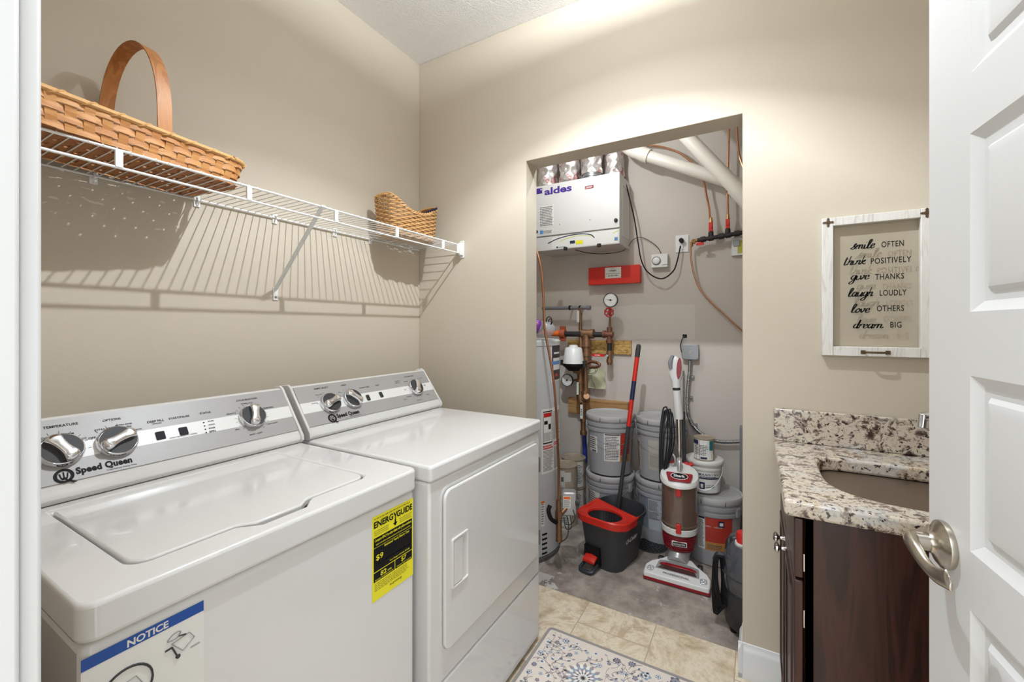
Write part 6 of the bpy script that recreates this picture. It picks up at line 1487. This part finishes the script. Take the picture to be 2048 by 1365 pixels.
# ---- junction box with flexible conduit
a = U(1364, 719, y=YB-.045); b_ = U(1397, 690, y=YB-.045)
jb = thing('electrical_box', 'square grey steel junction box above the vacuum handle with flexible conduit', 'junction box', ((a.x+b_.x)/2, YB, a.z))
obj('box_body', MB().box(a.x+.002, b_.x-.002, YB-.04, YB-.0005, a.z+.002, b_.z-.002), M_zinc, jb, bevel=.002)
cvp = obj('box_cover', MB().prism(rrect(1, 1, .1, 3), 0, 0) if False else MB().at(Fr(((a.x+b_.x)/2, YB-.040, (a.z+b_.z)/2), X, Z)).prism(rrect(b_.x-a.x, b_.z-a.z, .010, 4), 0, .005), M_zinc, jb, bevel=.0015)
for sx in (-1, 1):
    for sz in (-1, 1): obj('cover_screw', MB().at(Fr(((a.x+b_.x)/2+sx*(b_.x-a.x)*.41, YB-.045, (a.z+b_.z)/2+sz*(b_.z-a.z)*.41), X, Z)).lathe([(.004, 0), (.003, .002)], n=10), M_zinc, cvp)
obj('knockouts', MB().at(Fr(((a.x+b_.x)/2, YB-.045, (a.z+b_.z)/2), X, Z)).lathe([(.009, 0), (.008, .0012)], n=14).lathe([(.005, 0), (.004, .0012)], (0, .024, 0), 12).lathe([(.005, 0), (.004, .0012)], (0, -.026, 0), 12), M_silver, cvp)
def conduit(pts, r_, par, lab=None):
    P_ = catmull([U(p[0], p[1], y=p[2]) for p in pts], 8); L = [0]
    for i in range(1, len(P_)): L.append(L[-1]+(P_[i]-P_[i-1]).length)
    n = int(L[-1]/.0022); out = []; rr = []
    for k in range(n+1):
        s_ = L[-1]*k/n; i = max(j for j in range(len(L)) if L[j] <= s_+1e-9); i = min(i, len(P_)-2); out.append(P_[i].lerp(P_[i+1], (s_-L[i])/max(1e-9, L[i+1]-L[i]))); rr.append(r_*(1 if k % 4 < 2 else .86))
    return obj('flexible_conduit', MB().tube(out, rr, 10), M_conduit, par, lab)
conduit(((1380, 721, 2.88), (1379, 745, 2.885), (1376, 775, 2.89), (1374.5, 810, 2.89), (1379, 838, 2.89), (1392, 858, 2.89), (1412, 874, 2.88), (1440, 884, 2.88), (1500, 883, 2.88)), .0115, jb)
conduit(((1367, 742, 2.90), (1367, 780, 2.90), (1367, 830, 2.90), (1368, 860, 2.90)), .0055, jb)
obj('cable_to_wall', MB().tube([U(*p[:2], y=p[2]) for p in ((1363, 705, 2.89), (1361, 690, 2.90), (1366, 676, 2.905), (1370, 672, 2.918))], .0035, 6, sm=4), M_char, jb)
p = U(1369.5, 673, y=YB-.001); obj('wall_hole', MB().box(p.x-.013, p.x+.013, YB-.002, YB-.0005, p.z-.010, p.z+.012), M_black, jb)
for px, py in ((1378, 754), (1375, 795), (1384, 850)):
    p = U(px, py, y=2.89); obj('conduit_strap', MB().tube([p+Z*.003, p-Z*.003], .0128, 10).box(p.x, p.x+.028, 2.895, YB-.0005, p.z-.006, p.z+.006), M_zinc, jb)
tag(obj('grey_upright_panel', MB().box(U(1479.5, 900, y=2.84).x, .06, 2.80, 2.86, .005, U(1480, 852, y=2.84).z), M_gpipe, bevel=.003), 'slim grey upright panel at the right edge of the opening behind the right pail', 'panel')
# screws / anchors left in the wall
# ---- carpet washer at the right jamb
kx, ky = .012, 2.115
kc = thing('carpet_washer', 'black carpet washer with smoked clear tank, half hidden at the right jamb', 'carpet cleaner', (kx, ky, 0))
rb_ = lambda k, z, dx=0: [(kx+dx+x*k, ky+y*k, z) for x, y in rrect(.27, .30, .11, 7)]
obj('base_shell', MB().loft([rb_(.80, .008), rb_(.92, .03), rb_(1.0, .09), rb_(1.0, .15), rb_(.97, .175)]), M_blackp, kc, 'glossy black base', bevel=.002)
obj('smoked_tank', MB().loft([rb_(.95, .175), rb_(1.0, .19), rb_(1.0, .26), rb_(.95, .31), rb_(.82, .355), rb_(.6, .378)]), M_smoke, kc, 'smoked clear water tank')
obj('tank_insert', MB().loft([rb_(.72, .18), rb_(.74, .28), rb_(.5, .34)]), M_char, kc)
obj('tank_seam', MB().tube([V(p) for p in rb_(1.005, .245)], .003, 6, closed=True), M_char, kc)
obj('carry_handle', MB().tube([U(1456, 1108, y=2.08), U(1458, 1084, y=2.08), U(1468, 1078, y=2.1), (kx+.04, ky, .415)], .012, 12, sm=4), M_blackp, kc)
p = U(1481, 1070, y=2.06); obj('red_cap', MB().lathe([(.028, -.03), (.03, 0), (.026, .012)], (p.x+.012, p.y, p.z), 20), M_red, kc)
obj('white_collar', MB().lathe([(.035, -.045), (.033, -.03)], (p.x+.012, p.y, p.z), 20), M_plast, kc)
for dx, dy in ((-.11, -.10), (.10, -.10), (.10, .10), (-.11, .10)): obj('foot', MB().lathe([(.014, 0), (.016, .03)], (kx+dx*.8, ky+dy*.8, 0), 12), M_black, kc)
mb = MB()
for k in range(6):
    c0 = U(1434+k*1.6, 1120, y=2.06-.006*k); c1_ = U(1431+k*3, 1222-3*k, y=2.03-.004*k); m_ = (c0+c1_)/2; o_ = V((.006+.004*(k % 3), -.004*(k % 2), 0))
    mb.tube([c0+V((0, 0, .012)), c0+V((.014, 0, 0)), m_+V((.016, 0, 0))+o_, c1_+V((.012, 0, 0)), c1_+V((0, 0, -.01)), c1_+V((-.008, 0, .004)), m_-V((.012, 0, 0))-o_*.5, c0+V((-.012, 0, 0))], .0042, 7, sm=5, closed=True)
obj('wound_cord', mb, M_black, kc, 'black cord wound in long loops')
obj('cord_hook', MB().tube([U(1430, 1120, y=2.06), U(1436, 1109, y=2.06), U(1450, 1112, y=2.06), (kx-.08, ky-.08, .30)], .011, 10, sm=4), M_blackp, kc)
